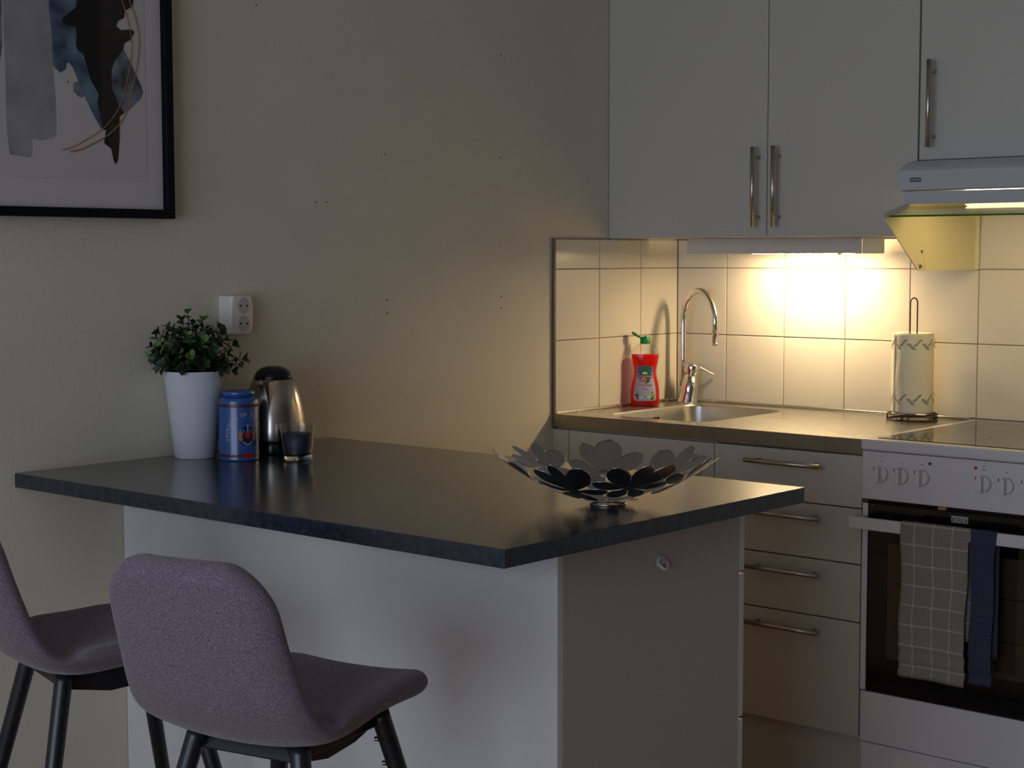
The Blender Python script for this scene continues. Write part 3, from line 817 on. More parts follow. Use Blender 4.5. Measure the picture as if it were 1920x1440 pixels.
for x in (1.024, 1.077, 1.130, 1.283, 1.338, 1.393, 1.448):
    k_ = empty('knob', (x, -0.607, 0.822)); k_.parent = t
    bm = bmesh.new(); atube(bm, [(0, 0, 0), (0, -0.006, 0), (0, -0.009, 0)], [0.0195, 0.0185, 0.0170], 32)
    o = link('knob', bm_me('knob_disc', bm), 'white_plastic', t, smooth=True); sharp_caps(o); o.location = (x, -0.607, 0.822)
    bpy.data.objects.remove(k_)
    g = box('grip', (-0.0045, -0.0240, -0.0185), (0.0045, -0.0085, 0.0185), 'white_plastic', o, bevel=0.002)
    box('dial_mark', (x - 0.0205, -0.6076, 0.8295), (x - 0.0180, -0.6070, 0.8375), 'grey', pn)
    box('dial_mark', (x - 0.003, -0.6076, 0.8515), (x - 0.001, -0.6070, 0.8535), 'grey', pn)
    box('dial_mark', (x + 0.0015, -0.6076, 0.8515), (x + 0.0035, -0.6070, 0.8535), 'grey', pn)
tube('indicator_light', [(1.150, -0.6065, 0.857), (1.150, -0.6085, 0.857)], 0.0037, 'red_led', pn, n=16)
tube('indicator_light', [(1.264, -0.6065, 0.857), (1.264, -0.6085, 0.857)], 0.0037, 'orange_led', pn, n=16)
for z in (0.855, 0.862): box('dial_mark', (1.279, -0.6076, z), (1.289, -0.6070, z + 0.0008), 'grey', pn)
# oven door
box('door_gap_shade', (SX0 + 0.004, -0.580, 0.735), (SX1 - 0.004, -0.571, 0.7575), 'black', t)  # black strip painted as the shade in the gap above the door
box('latch', (1.167, -0.596, 0.7490), (1.186, -0.5805, 0.7575), 'gold', t)
dg_ = box('oven_door', (SX0 + 0.001, -0.600, 0.2880), (SX1 - 0.001, -0.5705, 0.7480), 'oven_glass', t, bevel=0.001)
for x0 in (SX0 + 0.002, SX1 - 0.016): box('door_frame_strip', (x0, -0.6045, 0.290), (x0 + 0.0145, -0.6005, 0.7480), 'white', dg_, bevel=0.001)
box('window', (1.042, -0.6008, 0.375), (SX1 - 0.070, -0.6001, 0.655), 'oven_window', dg_)
for zz in (0.46, 0.56): box('rack_line', (1.06, -0.6011, zz), (SX1 - 0.085, -0.6008, zz + 0.002), 'black', dg_)
hb = box('door_handle', (SX0 - 0.004, -0.663, 0.6925), (SX1 + 0.004, -0.650, 0.7215), 'white', dg_, bevel=0.003)
for x in (SX0 + 0.004, SX1 - 0.018): box('handle_bracket', (x, -0.6495, 0.696), (x + 0.014, -0.605, 0.718), 'white', hb)
st = box('sticker', (1.203, -0.6010, 0.7235), (1.245, -0.6004, 0.7400), 'grey_label', dg_)
for a_, b_ in (((1.215, 0.7265), (1.234, 0.7355)), ((1.215, 0.7355), (1.234, 0.7265))):
    tube('sticker_print', [(a_[0], -0.6012, a_[1]), (b_[0], -0.6012, b_[1])], 0.0006, 'black', st, n=5)
for x in (1.2070, 1.2390): box('sticker_print', (x, -0.6014, 0.7270), (x + 0.0022, -0.6010, 0.7345), 'black', st)
tube('screw', [(0.998, -0.601, 0.7435), (0.998, -0.6002, 0.7435)], 0.002, 'bar', dg_, n=8)
box('storage_drawer', (SX0, -0.598, 0.1600), (SX1, -0.5705, 0.2850), 'white', t, bevel=0.002)
lw = box('lower_panel', (SX0 + 0.001, -0.594, 0.030), (SX1 - 0.001, -0.5705, 0.1575), 'white', t, bevel=0.002)
box('pull_recess', (1.062, -0.5950, 0.085), (SX1 - 0.090, -0.5935, 0.138), 'white_plastic', lw, bevel=0.0007)

# ------------------------------------------------------------------ towels over the oven handle
def towel(nm, label, x0, x1, zb, zback, m, yoff, seed, slant=0.0, wav=0.004, flare=None):
    rnd = random.Random(seed)
    bm = bmesh.new(); uvl = bm.loops.layers.uv.new('UVMap')
    prof = []
    yf, yb, zt = -0.6655 - yoff, -0.6475 + yoff * 0.0, 0.7245 + yoff
    L = 0
    nz = 44
    for i in range(nz + 1): prof.append((yf, zb + (zt - 0.006 - zb) * i / nz))
    for i in range(1, 7):
        a = PI - PI * i / 7; prof.append(((yf + yb) / 2 + (yb - yf) / 2 * math.cos(a) * 1.0, zt - 0.006 + 0.006 * math.sin(a)))
    for i in range(0, 14): prof.append((yb, zt - 0.006 + (zback - zt + 0.006) * i / 13))
    acc = [0]
    for a, b in zip(prof, prof[1:]): acc.append(acc[-1] + math.hypot(a[0] - b[0], a[1] - b[1]))
    top_i = nz
    nx = 22; grid = []
    p1, p2 = rnd.uniform(0, 6), rnd.uniform(0, 6)
    for i, (y, z) in enumerate(prof):
        drop = max(0, zt - z); row = []
        front = i <= nz
        amp = wav * min(1, drop / 0.10)
        for j in range(nx + 1):
            s = j / nx
            x = x0 + (x1 - x0) * s
            if front:
                edge = (0.0022 * math.sin(drop * 31 + p1) * min(1, drop / 0.05)) - 0.006 * min(1, drop / 0.15) * (1 if s > 0.5 else -0.3) * abs(2 * s - 1)
                x += edge + (flare(drop, s) if flare else 0)
                yy = y - abs(amp) * (0.6 + math.sin(s * 7 + p2 + drop * 9)) - 0.35 * amp * math.sin(drop * 60 + s * 3)
                if drop > 0.285: yy -= 0.004 * (1 if math.sin(drop * 200) > 0 else 0)
                zz = z - slant * s * min(1, drop / 0.2) * (drop / (zt - zb))
            else: yy, zz = y, z
            row.append((bm.verts.new((x, yy, zz)), (s * (x1 - x0), acc[i] - acc[top_i])))
        grid.append(row)
    for i in range(len(grid) - 1):
        for j in range(nx):
            q = [grid[i][j], grid[i][j + 1], grid[i + 1][j + 1], grid[i + 1][j]]
            f = bm.faces.new([v for v, _ in q])
            for lo_, (_, uv) in zip(f.loops, q): lo_[uvl].uv = uv
    me = bpy.data.meshes.new(nm); bm.to_mesh(me); bm.free()
    o = link(nm, me, m, smooth=True)
    s_ = o.modifiers.new('solid', 'SOLIDIFY'); s_.thickness = 0.0018; s_.offset = -1 if True else 1
    tag(o, label, 'towel')
    return o
towel('dish_towel', 'grey checked linen towel over the oven door handle', 1.108, 1.280, 0.357, 0.46, 'towel_check', 0.0, 5, slant=-0.0, wav=0.003)
towel('dish_towel', 'navy blue towel hanging behind the grey checked towel on the oven handle', 1.2815, 1.344, 0.370, 0.43, 'towel_blue', 0.0, 9, wav=0.0015)

# ------------------------------------------------------------------ island
IT, IB = 0.907, 0.8775
t = thing('island_worktop', 'dark slate-look laminate worktop of the kitchen island', 'worktop')
box('slab', (XL + 0.0005, -2.298, IB), (1.309, -1.437, IT), 'laminate', t, bevel=0.002, seg=2)
t = thing('island_cabinet', 'white island base cabinet under the dark laminate worktop', 'cabinet')
box('back_panel', (XL + 0.001, -2.037, 0.001), (1.197, -2.023, IB - 0.0005), 'isl', t, bevel=0.0008)
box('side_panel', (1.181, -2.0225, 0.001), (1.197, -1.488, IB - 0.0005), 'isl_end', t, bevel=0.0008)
box('carcass', (XL + 0.001, -2.0225, 0.08), (1.1805, -1.488, IB - 0.001), 'cab_side', t)
for x0, x1 in ((XL + 0.003, 0.590), (0.593, 1.1965)):
    for z0, z1 in ((0.740, 0.870), (0.454, 0.7335), (0.090, 0.4475)):
        d = box('drawer', (x0, -1.4870, z0), (x1, -1.4690, z1), 'isl', t, bevel=0.001)
        xm = (x0 + x1) / 2
        bar_handle((xm - 0.107, -1.436, z1 - 0.04), (xm + 0.107, -1.436, z1 - 0.04), (0, 1, 0), d)
box('plinth', (XL + 0.001, -1.530, 0.001), (1.180, -1.515, 0.079), 'isl', t)
# adhesive hook
t = thing('adhesive_hook', 'small white round hook stuck on the island end panel', 'hook', (1.1968, -1.745, 0.795))
bm = bmesh.new(); atube(bm, [(0, 0, 0), (0.003, 0, 0), (0.0045, 0, 0)], [0.0135, 0.0135, 0.012], 28)
o = link('base_disc', bm_me('base_disc', bm), 'isl_end', t, smooth=True); sharp_caps(o)
tube('hook_arm', [(0.0050 + 0.007 * math.sin(PI * i / 14), 0.0125 * math.cos(PI + PI * i / 14), 0.001 + 0.0125 * math.sin(PI + PI * i / 14)) for i in range(15)], [0.0012 + 0.0020 * math.sin(PI * i / 14) for i in range(15)], 'white_plastic', t, n=10)

# ------------------------------------------------------------------ wall socket
SY0, SY1, SZ0, SZ1 = -1.768, -1.704, 1.168, 1.254
t = thing('wall_socket', 'white double wall socket above the potted plant', 'socket')
prof = []
n = 14
bm = bmesh.new(); rows_ = []
for j in range(n + 1):
    v = j / n; z = SZ0 + (SZ1 - SZ0) * v
    bulge = 0.009 * (1 - (2 * v - 1) ** 2)
    ring = [(XL, SY0), (XL + 0.030 - 0.0 + bulge * 0.0, SY0), (0.0315, SY0 + 0.008 - bulge * 0.6), (0.0335, SY0 + 0.014), (0.0335, SY1 - 0.010), (0.030, SY1 - 0.004 + bulge * 0.6), (0.018, SY1 + bulge * 0.6), (XL, SY1)]
    rows_.append([bm.verts.new((x, y, z)) for x, y in ring])
for a_, b_ in zip(rows_, rows_[1:]):
    for i in range(7): bm.faces.new((a_[i], a_[i + 1], b_[i + 1], b_[i]))
bm.faces.new(rows_[0][::-1]); bm.faces.new(rows_[-1])
hs = link('housing', bm_me('housing', bm), 'socket', t, bevel=0.0015)
M['well'] = mat('socket_recess_shade', (0.50, 0.44, 0.42), 0.4)
for zc in (1.2315, 1.1915):
    cy_ = (SY0 + SY1) / 2 + 0.004
    bm = bmesh.new()
    n = 32
    def ring_(x, r): return [bm.verts.new((x, cy_ + r * math.cos(2 * PI * j / n), zc + r * math.sin(2 * PI * j / n))) for j in range(n)]
    seq = [ring_(0.0336, 0.0192), ring_(0.0342, 0.0186), ring_(0.0342, 0.0176), ring_(0.0285, 0.0170)]
    # recess drawn as a raised collar around a flat disc, its shade painted darker
    for a_, b_ in zip(seq, seq[1:]):
        for j in range(n): bm.faces.new((a_[j], a_[(j + 1) % n], b_[(j + 1) % n], b_[j]))
    wlr = link('socket_rim', bm_me('socket_rim', bm), 'socket', t, smooth=True)
    bm = bmesh.new(); atube(bm, [(0.0337, cy_, zc), (0.0339, cy_, zc)], 0.0174, 32); link('socket_well', bm_me('socket_well', bm), 'well', t)
    for dz in (0,):
        for dy in (-0.0085, 0.0085):
            tube('pin_hole', [(0.0339, cy_ + dy, zc), (0.0342, cy_ + dy, zc)], 0.0026, 'black', wlr, n=12)
    for s in (-1, 1): box('earth_clip', (0.0339, cy_ - 0.003, zc + s * 0.0150 - 0.0016), (0.0352, cy_ + 0.003, zc + s * 0.0150 + 0.0016), 'bar', wlr)

# ------------------------------------------------------------------ framed picture
FY1, FZ0, FX = -1.913, 1.423, 0.029
FY0, FZ1 = FY1 - 0.52, FZ0 + 0.72
t = thing('framed_picture', 'black framed abstract watercolour picture on the left wall', 'picture')
fw = 0.0195
for a, b in (((FY0, FZ0), (FY1, FZ0 + fw)), ((FY0, FZ1 - fw), (FY1, FZ1)), ((FY0, FZ0 + fw), (FY0 + fw, FZ1 - fw)), ((FY1 - fw, FZ0 + fw), (FY1, FZ1 - fw))):
    box('frame_bar', (XL + 0.001, a[0], a[1]), (FX, b[0], b[1]), 'frame', t, bevel=0.0012)
box('mount', (0.005, FY0 + fw, FZ0 + fw), (0.0125, FY1 - fw, FZ1 - fw), 'mount', t)
ay1, az0 = -1.974, 1.500
pr = box('print', (0.0125, FY0 + 0.06, az0 - 0.0), (0.0133, ay1, FZ1 - 0.06), 'art_paper', t)
gl = box('glass', (0.0165, FY0 + fw, FZ0 + fw), (0.0180, FY1 - fw, FZ1 - fw), 'pic_glass', t)
def flat_shape(nm, poly, x, m):
    bm = bmesh.new()
    vs = [bm.verts.new((x, y, z)) for y, z in poly]
    es = [bm.edges.new((vs[i], vs[(i + 1) % len(vs)])) for i in range(len(vs))]
    bmesh.ops.triangle_fill(bm, use_beauty=True, edges=es)
    return link(nm, bm_me(nm, bm), m, pr)
black = [(-2.141, 1.8638), (-2.1433, 1.8488), (-2.1747, 1.8248), (-2.1756, 1.8176), (-2.1693, 1.8117), (-2.1455, 1.8093), (-2.1428, 1.7932), (-2.1453, 1.7716), (-2.1398, 1.7607), (-2.1282, 1.7568), (-2.1118, 1.7053), (-2.0919, 1.6769), (-2.0963, 1.6616), (-2.0885, 1.637), (-2.0863, 1.6121), (-2.0805, 1.6057), (-2.0765, 1.6042), (-2.082, 1.5778), (-2.0645, 1.5672), (-2.059, 1.5428), (-2.0535, 1.5345), (-2.0476, 1.5466), (-2.0433, 1.5892), (-2.0422, 1.6349), (-2.0289, 1.6442), (-2.046, 1.66), (-2.0498, 1.6732), (-2.0603, 1.6909), (-2.0597, 1.7295), (-2.0529, 1.7469), (-2.0298, 1.7758), (-2.0267, 1.7879), (-2.0109, 1.7962), (-2.0002, 1.8141), (-2.0104, 1.8182), (-2.035, 1.814), (-2.0462, 1.8212), (-2.0419, 1.8317), (-2.0262, 1.8401), (-2.0238, 1.8554), (-2.0043, 1.866), (-2.0015, 1.8798), (-2.010, 1.96), (-2.06, 2.01), (-2.13, 1.98), (-2.15, 1.92)]
blue = [(-2.195, 1.93), (-2.17, 1.98), (-2.12, 1.95), (-2.141, 1.8638), (-2.1433, 1.8488), (-2.15, 1.82), (-2.14, 1.80), (-2.1428, 1.78), (-2.13, 1.76), (-2.12, 1.7568), (-2.10, 1.7053), (-2.085, 1.6769), (-2.085, 1.6616), (-2.080, 1.6121), (-2.0805, 1.604), (-2.0885, 1.6069), (-2.1114, 1.6422), (-2.1264, 1.6711), (-2.1413, 1.6997), (-2.1523, 1.7251), (-2.1617, 1.7364), (-2.1683, 1.7335), (-2.1697, 1.722), (-2.1834, 1.7137), (-2.1946, 1.7215), (-2.2001, 1.7275), (-2.201, 1.7923), (-2.2066, 1.8369), (-2.2061, 1.8563)]
blue2 = [(-2.0298, 1.7758), (-2.012, 1.7504), (-2.0001, 1.7277), (-1.9873, 1.7049), (-1.981, 1.6883), (-1.9889, 1.6741), (-2.0142, 1.6536), (-2.0289, 1.6442), (-2.0422, 1.6349), (-2.046, 1.66), (-2.0498, 1.6732), (-2.0603, 1.6909), (-2.0597, 1.7295), (-2.0529, 1.7469)]
greyp = [(-2.311, 1.93), (-2.2061, 1.935), (-2.201, 1.7923), (-2.2001, 1.7275), (-2.1954, 1.6629), (-2.195, 1.591), (-2.2002, 1.5826), (-2.2287, 1.5756), (-2.2518, 1.5782), (-2.2519, 1.5475), (-2.2577, 1.5398), (-2.3035, 1.5442), (-2.3092, 1.5975), (-2.3084, 1.6866), (-2.3103, 1.8065)]
flat_shape('ink_shape', greyp, 0.0136, 'ink_grey')
flat_shape('ink_shape', [(-2.1523, 1.6972), (-2.1413, 1.6997), (-2.1264, 1.6711), (-2.1344, 1.6672), (-2.1421, 1.6699), (-2.1535, 1.679)], 0.0138, 'ink_mist')
flat_shape('ink_shape', blue, 0.0139, 'ink_blue')
flat_shape('ink_shape', blue2, 0.0141, 'ink_blue_dark')
flat_shape('ink_shape', black, 0.0143, 'ink')
flat_shape('ink_shape', [(-2.3275, 1.93), (-2.311, 1.93), (-2.3135, 1.76), (-2.320, 1.72), (-2.326, 1.70)], 0.0135, 'ink_blue_dark')
rb = [(y, z) for y, z in black if y > -2.0765]
flat_shape('ink_shape', [(-2.0865, 1.96)] + [(-2.0863, 1.6121), (-2.0805, 1.6057), (-2.0765, 1.6042), (-2.0700, 1.5790), (-2.0600, 1.5560), (-2.0520, 1.5460), (-2.0476, 1.5500), (-2.0433, 1.5892), (-2.0422, 1.6349), (-2.0289, 1.6442), (-2.046, 1.66), (-2.0498, 1.6732), (-2.0603, 1.6909), (-2.0597, 1.7295), (-2.0529, 1.7469), (-2.0298, 1.7758), (-2.0267, 1.7879), (-2.0109, 1.7962), (-2.0002, 1.8141), (-2.0104, 1.8182), (-2.035, 1.814), (-2.0462, 1.8212), (-2.0419, 1.8317), (-2.0262, 1.8401), (-2.0238, 1.8554), (-2.0043, 1.866), (-2.0015, 1.8798), (-2.02, 1.95)], 0.0146, 'ink_glare')
g1 = [(-2.045, 1.91), (-2.0315, 1.8764), (-2.0219, 1.8506), (-2.0124, 1.818), (-2.0087, 1.7846), (-2.0119, 1.7538), (-2.0234, 1.7021), (-2.0365, 1.6674), (-2.0556, 1.6358), (-2.0845, 1.6071), (-2.1248, 1.5833), (-2.1564, 1.5667), (-2.1856, 1.5588)]
g2 = [(-2.03, 1.91), (-2.013, 1.8785), (-1.9994, 1.8463), (-1.9906, 1.8134), (-1.9907, 1.7761), (-2.0001, 1.7277), (-2.0101, 1.6896), (-2.0183, 1.6585), (-2.0396, 1.6232), (-2.0727, 1.5944), (-2.1091, 1.5757), (-2.1371, 1.5627), (-2.1645, 1.5565)]
tube('gold_line', bez([(0.0149, y, z) for y, z in g1], 6), 0.0009, 'gold', pr, n=6)
k_ = bez([(0.0149, y, z) for y, z in g2], 6)
tube('gold_line', k_, [0.0010 + 0.0010 * max(0, (i / len(k_) - 0.6)) * 2 for i in range(len(k_))], 'gold', pr, n=6)
tube('ink_dot', [(0.0133, -2.1658, 1.6971), (0.0135, -2.1658, 1.6971)], 0.003, 'ink_mist', pr, n=12)

# ------------------------------------------------------------------ potted plant
PX, PY = 0.0625, -1.896
t = thing('potted_plant', 'bushy green plant in a tall white pot, by the wall on the island', 'plant', (PX, PY, IT))
lathe('pot', [(0.0, 0.0), (0.043, 0.0), (0.0448, 0.002), (0.0660, 0.1865), (0.0672, 0.1890), (0.0660, 0.1895), (0.0640, 0.1870), (0.0615, 0.165), (0.0, 0.165)], 'pot', t, n=64)
lathe('soil', [(0.0, 0.172), (0.030, 0.174), (0.0618, 0.170), (0.0615, 0.166), (0.0, 0.166)], 'stem', t, n=24)
rnd = random.Random(21)
def leaf_mesh(nm, m, L, Wd):
    bm = bmesh.new(); n = 6; lft, mid, rgt = [], [], []
    for i in range(n + 1):
        s = i / n; w = Wd * 1.15 * max(0.03, math.sin(PI * min(1.0, 0.04 + 0.96 * s))) ** 0.7 * (0.75 + 0.35 * s)
        zz = -0.12 * L * s * s
        mid.append(bm.verts.new((0, L * s, zz))); lft.append(bm.verts.new((-w, L * s, zz + 0.25 * w))); rgt.append(bm.verts.new((w, L * s, zz + 0.25 * w)))
    for i in range(n):
        bm.faces.new((lft[i], mid[i], mid[i + 1], lft[i + 1])); bm.faces.new((mid[i], rgt[i], rgt[i + 1], mid[i + 1]))
    me = bpy.data.meshes.new(nm); bm.to_mesh(me); bm.free(); me.materials.append(M[m])
    for p in me.polygons: p.use_smooth = True
    return me
lv = [leaf_mesh('leaf', 'leaf_a', 0.0165, 0.0062), leaf_mesh('leaf', 'leaf_a', 0.0185, 0.0070), leaf_mesh('leaf', 'leaf_b', 0.0170, 0.0066), leaf_mesh('leaf', 'leaf_b', 0.0150, 0.0060)]
sr = Vector((0.755, 0.656, 0)); sf = Vector((-0.656, 0.755, 0))
# sprig tips: (across, up, depth) from the pot mouth, metres
tips = [(-0.012, 0.132, 0.0), (0.022, 0.118, -0.01), (-0.055, 0.102, 0.01), (-0.040, 0.095, -0.03), (0.050, 0.100, 0.015), (0.070, 0.075, -0.01), (-0.090, 0.078, 0.0), (-0.098, 0.055, 0.01),
        (-0.080, 0.045, -0.035), (-0.088, 0.022, 0.0), (0.080, 0.062, 0.02), (0.062, 0.088, -0.02), (0.105, 0.034, 0.0), (0.092, 0.020, 0.02), (0.085, 0.010, -0.02), (0.0, 0.085, -0.05), (0.032, 0.072, -0.055),
        (-0.030, 0.062, -0.065), (0.050, 0.050, -0.060), (-0.060, 0.065, -0.045), (0.008, 0.045, -0.075), (-0.045, 0.030, -0.070), (0.035, 0.028, -0.075), (-0.005, 0.108, 0.02), (-0.070, 0.035, -0.055), (0.015, 0.095, 0.035),
        (-0.035, 0.085, 0.035), (0.045, 0.070, 0.035), (0.064, 0.030, -0.045), (-0.02, 0.118, -0.02), (-0.010, 0.020, -0.078), (0.02, 0.06, 0.05), (-0.05, 0.05, 0.045), (0.0, 0.07, -0.02), (-0.02, 0.05, -0.04), (0.03, 0.05, -0.03), (-0.07, 0.09, -0.02), (-0.055, 0.08, 0.0), (-0.085, 0.062, -0.02), (0.01, 0.10, -0.03), (-0.025, 0.09, -0.04), (0.04, 0.09, -0.03), (0.058, 0.065, -0.04), (0.075, 0.045, -0.02), (-0.075, 0.05, -0.03), (-0.06, 0.02, -0.055), (0.07, 0.015, -0.045), (0.02, 0.08, -0.045)]
nleaf = 0; extra = []
stems_bm = bmesh.new()
for ti, (a, u, dd) in enumerate(tips):
    tip = sr * a + sf * dd + Vector((0, 0, 0.180 + u))
    if PX + tip.x < 0.012: tip.x = 0.012 - PX
    base = Vector((tip.x * 0.35, tip.y * 0.35, 0.170)) + Vector((rnd.uniform(-.01, .01), rnd.uniform(-.01, .01), 0))
    midp = base.lerp(tip, 0.5) + Vector((-tip.x * 0.12, -tip.y * 0.12, 0.012))
    path = bez([base, midp, tip], 8)
    atube(stems_bm, path, [0.0016 - 0.0009 * i / (len(path) - 1) for i in range(len(path))], 5)
    fresh = ti in (0, 29, 1, 15, 16, 6, 7, 8, 19, 23) or rnd.random() < 0.18
    whorls = 7
    for w in range(whorls):
        s = 1 - w * 0.115 if w else 1.0
        if s < 0.25: continue
        idx = max(1, min(len(path) - 1, int(s * (len(path) - 1))))
        p = path[idx]; d = (path[idx] - path[idx - 1]).normalized(); A, B = frame_of(d)
        k = 3 if w == 0 else 2
        for j in range(k):
            ang = 2 * PI * j / k + w * 1.57 + rnd.uniform(-.3, .3)
            side = A * math.cos(ang) + B * math.sin(ang)
            out = (side * (0.55 if w == 0 else 0.9) + d * (0.75 if w == 0 else 0.45)).normalized()
            X = out.cross(d if abs(out.dot(d)) < .98 else A).normalized(); Z = X.cross(out)
            mt = Matrix((X, out, Z)).transposed().to_4x4(); mt.translation = p + side * 0.001
            if fresh: which = (2, 3)[rnd.random() < .4] if (w < 2 or rnd.random() < .35) else 0
            else: which = 2 if rnd.random() < (0.06 if w > 1 else 0.14) else (0, 1)[rnd.random() < .5]
            mt = mt @ Matrix.Scale(rnd.uniform(0.8, 1.15), 4)
            if PX + (mt @ Vector((0, 0.018, 0))).x < 0.0: continue
            if nleaf < 300:
                o = bpy.data.objects.new('leaf', lv[which]); col.objects.link(o); o.parent = t; o.matrix_local = mt; nleaf += 1
            else: extra.append((lv[which], mt))
link('stems', bm_me('stems', stems_bm), 'stem', t, smooth=True)
bm = bmesh.new()
for i in range(520):
    a, rr_ = rnd.uniform(0, 2 * PI), 0.052 * math.sqrt(rnd.random())
    p = Vector((rr_ * math.cos(a), rr_ * math.sin(a), 0.184 + rnd.uniform(0, 0.075) * (1.1 - rr_ / 0.066)))
    mt = Matrix.Translation(p) @ Matrix.Rotation(rnd.uniform(0, 2 * PI), 4, 'Z') @ Matrix.Rotation(rnd.uniform(-0.5, 1.2), 4, 'X')
    extra.append((lv[0], mt))
for me_, mt in extra:
    vs = [bm.verts.new(mt @ v.co) for v in me_.vertices]
    for p in me_.polygons: bm.faces.new([vs[i] for i in p.vertices])
me = bpy.data.meshes.new('inner_foliage'); bm.to_mesh(me); bm.free()
o = link('inner_foliage', me, 'leaf_a', t, smooth=True); o['kind'] = 'stuff'

# ------------------------------------------------------------------ tea tin
TNX, TNY, TR = 0.163, -1.857, 0.0430
fdir = math.atan2(CAM[1] - TNY, CAM[0] - TNX)
t = thing('tea_tin', 'round blue tea tin with a printed crest, right of the plant pot', 'tin', (TNX, TNY, IT))
bd = lathe('tin_body', [(0.0, 0.0), (TR - 0.001, 0.0), (TR + 0.0004, 0.0015), (TR, 0.004), (TR, 0.128), (TR - 0.001, 0.131), (TR - 0.005, 0.1345), (TR - 0.009, 0.136), (0.0, 0.136)], 'tin', t, n=64)
lathe('lid', [(0.0, 0.1365), (0.0345, 0.1365), (0.0345, 0.1460), (0.0335, 0.1478), (0.031, 0.1484), (0.030, 0.1476), (0.0, 0.1476)], 'tin', t, n=56)
def cyl_map(u, z, off, rad=TR): # u metres to the right as seen by viewer
    a = fdir + u / rad
    return Vector(((rad + off) * math.cos(a), (rad + off) * math.sin(a), z))
def band(z0, z1, off, m):
    bm = bmesh.new(); n = 64; rs = [[bm.verts.new(((TR + off) * math.cos(2 * PI * j / n), (TR + off) * math.sin(2 * PI * j / n), z)) for j in range(n)] for z in (z0, z1)]
    for j in range(n): bm.faces.new((rs[0][j], rs[0][(j + 1) % n], rs[1][(j + 1) % n], rs[1][j]))
    link('printed_band', bm_me('printed_band', bm), m, bd, smooth=True)
band(0.1150, 0.1215, 0.0003, 'tin_band'); band(0.0085, 0.0145, 0.0003, 'tin_band')
def decal(nm, poly, m, off=0.0004, sub=1):
    bm = bmesh.new()
    cu = sum(p[0] for p in poly) / len(poly); cz = sum(p[1] for p in poly) / len(poly)
    c = bm.verts.new(cyl_map(cu, cz, off)); vs = [bm.verts.new(cyl_map(u, z, off)) for u, z in poly]
    for i in range(len(vs)): bm.faces.new((c, vs[i], vs[(i + 1) % len(vs)]))
    link(nm, bm_me(nm, bm), m, bd)
def circ(cu, cz, r, n=20, sx=1.0): return [(cu + sx * r * math.cos(2 * PI * i / n), cz + r * math.sin(2 * PI * i / n)) for i in range(n)]
CU = 0.0185
def arc_strip(cu, cz, r0, r1, a0, a1, m, off):
    bm = bmesh.new(); n = 14; P_ = []
    for i in range(n + 1):
        a = R(a0 + (a1 - a0) * i / n); P_.append([bm.verts.new(cyl_map(cu + r * math.cos(a), cz + r * math.sin(a), off)) for r in (r0, r1)])
    for a, b in zip(P_, P_[1:]): bm.faces.new((a[0], b[0], b[1], a[1]))
    link('crest_print', bm_me('crest_print', bm), m, bd)
decal('crest_print', circ(CU, 0.052, 0.0125, sx=0.9), 'tin_navy', 0.0004)
decal('crest_print', circ(CU, 0.0560, 0.0068), 'tin_red', 0.0008)
arc_strip(CU, 0.0495, 0.0125, 0.0145, 215, 325, 'tin_white', 0.0009)
arc_strip(CU, 0.050, 0.0155, 0.0190, 200, 245, 'tin_navy', 0.0006)
arc_strip(CU, 0.050, 0.0155, 0.0190, 295, 340, 'tin_navy', 0.0006)
for s in (-1, 1):
    decal('crest_print', [(CU + s * x, z) for x, z in ((0.0125, 0.044), (0.0165, 0.043), (0.0205, 0.048), (0.0185, 0.052), (0.0205, 0.057), (0.0180, 0.0665), (0.0150, 0.069), (0.0140, 0.064), (0.0110, 0.060), (0.0125, 0.055), (0.0105, 0.050))], 'tin_orange', 0.0008)
    decal('crest_print', [(CU + s * x, z) for x, z in ((0.002, 0.066), (0.0035, 0.073), (0.009, 0.0745), (0.0115, 0.071), (0.008, 0.067))], 'tin_navy', 0.0007)
decal('crest_print', [(CU - 0.0012, 0.062), (CU + 0.0012, 0.062), (CU + 0.0008, 0.0745), (CU + 0.0035, 0.079), (CU + 0.0008, 0.0775), (CU - 0.0022, 0.0785), (CU - 0.0008, 0.0745)], 'tin_white', 0.0009)
# radiating fan at the foot
for k in range(7):
    a0 = R(8 + 164 * k / 7); a1 = R(8 + 164 * (k + 0.8) / 7)
    decal('fan_print', [(CU + 0.003 * math.cos(a0), 0.0055 + 0.003 * math.sin(a0)), (CU + 0.0115 * math.cos(a0), 0.0055 + 0.0125 * math.sin(a0)), (CU + 0.0125 * math.cos((a0 + a1) / 2), 0.0055 + 0.0135 * math.sin((a0 + a1) / 2)), (CU + 0.0115 * math.cos(a1), 0.0055 + 0.0125 * math.sin(a1)), (CU + 0.003 * math.cos(a1), 0.0055 + 0.003 * math.sin(a1))], 'tin_red', 0.0009)
txt = "JACKSONS OF PICCADILLY"
for i, ch in enumerate(txt):
    if ch == ' ': continue
    ang = R(186 - 192 * i / (len(txt) - 1)); r_ = 0.0455
    me = text_mesh(ch, 0.0105, 0.0)
    ca, sa = math.cos(ang - PI / 2), math.sin(ang - PI / 2)
    map_mesh(me, lambda c: cyl_map(CU + r_ * math.cos(ang) + c.x * ca - c.y * sa, 0.0510 + r_ * math.sin(ang) * 1.08 + c.x * sa + c.y * ca, 0.0006))
    link('lettering', me, 'tin_gold', bd)

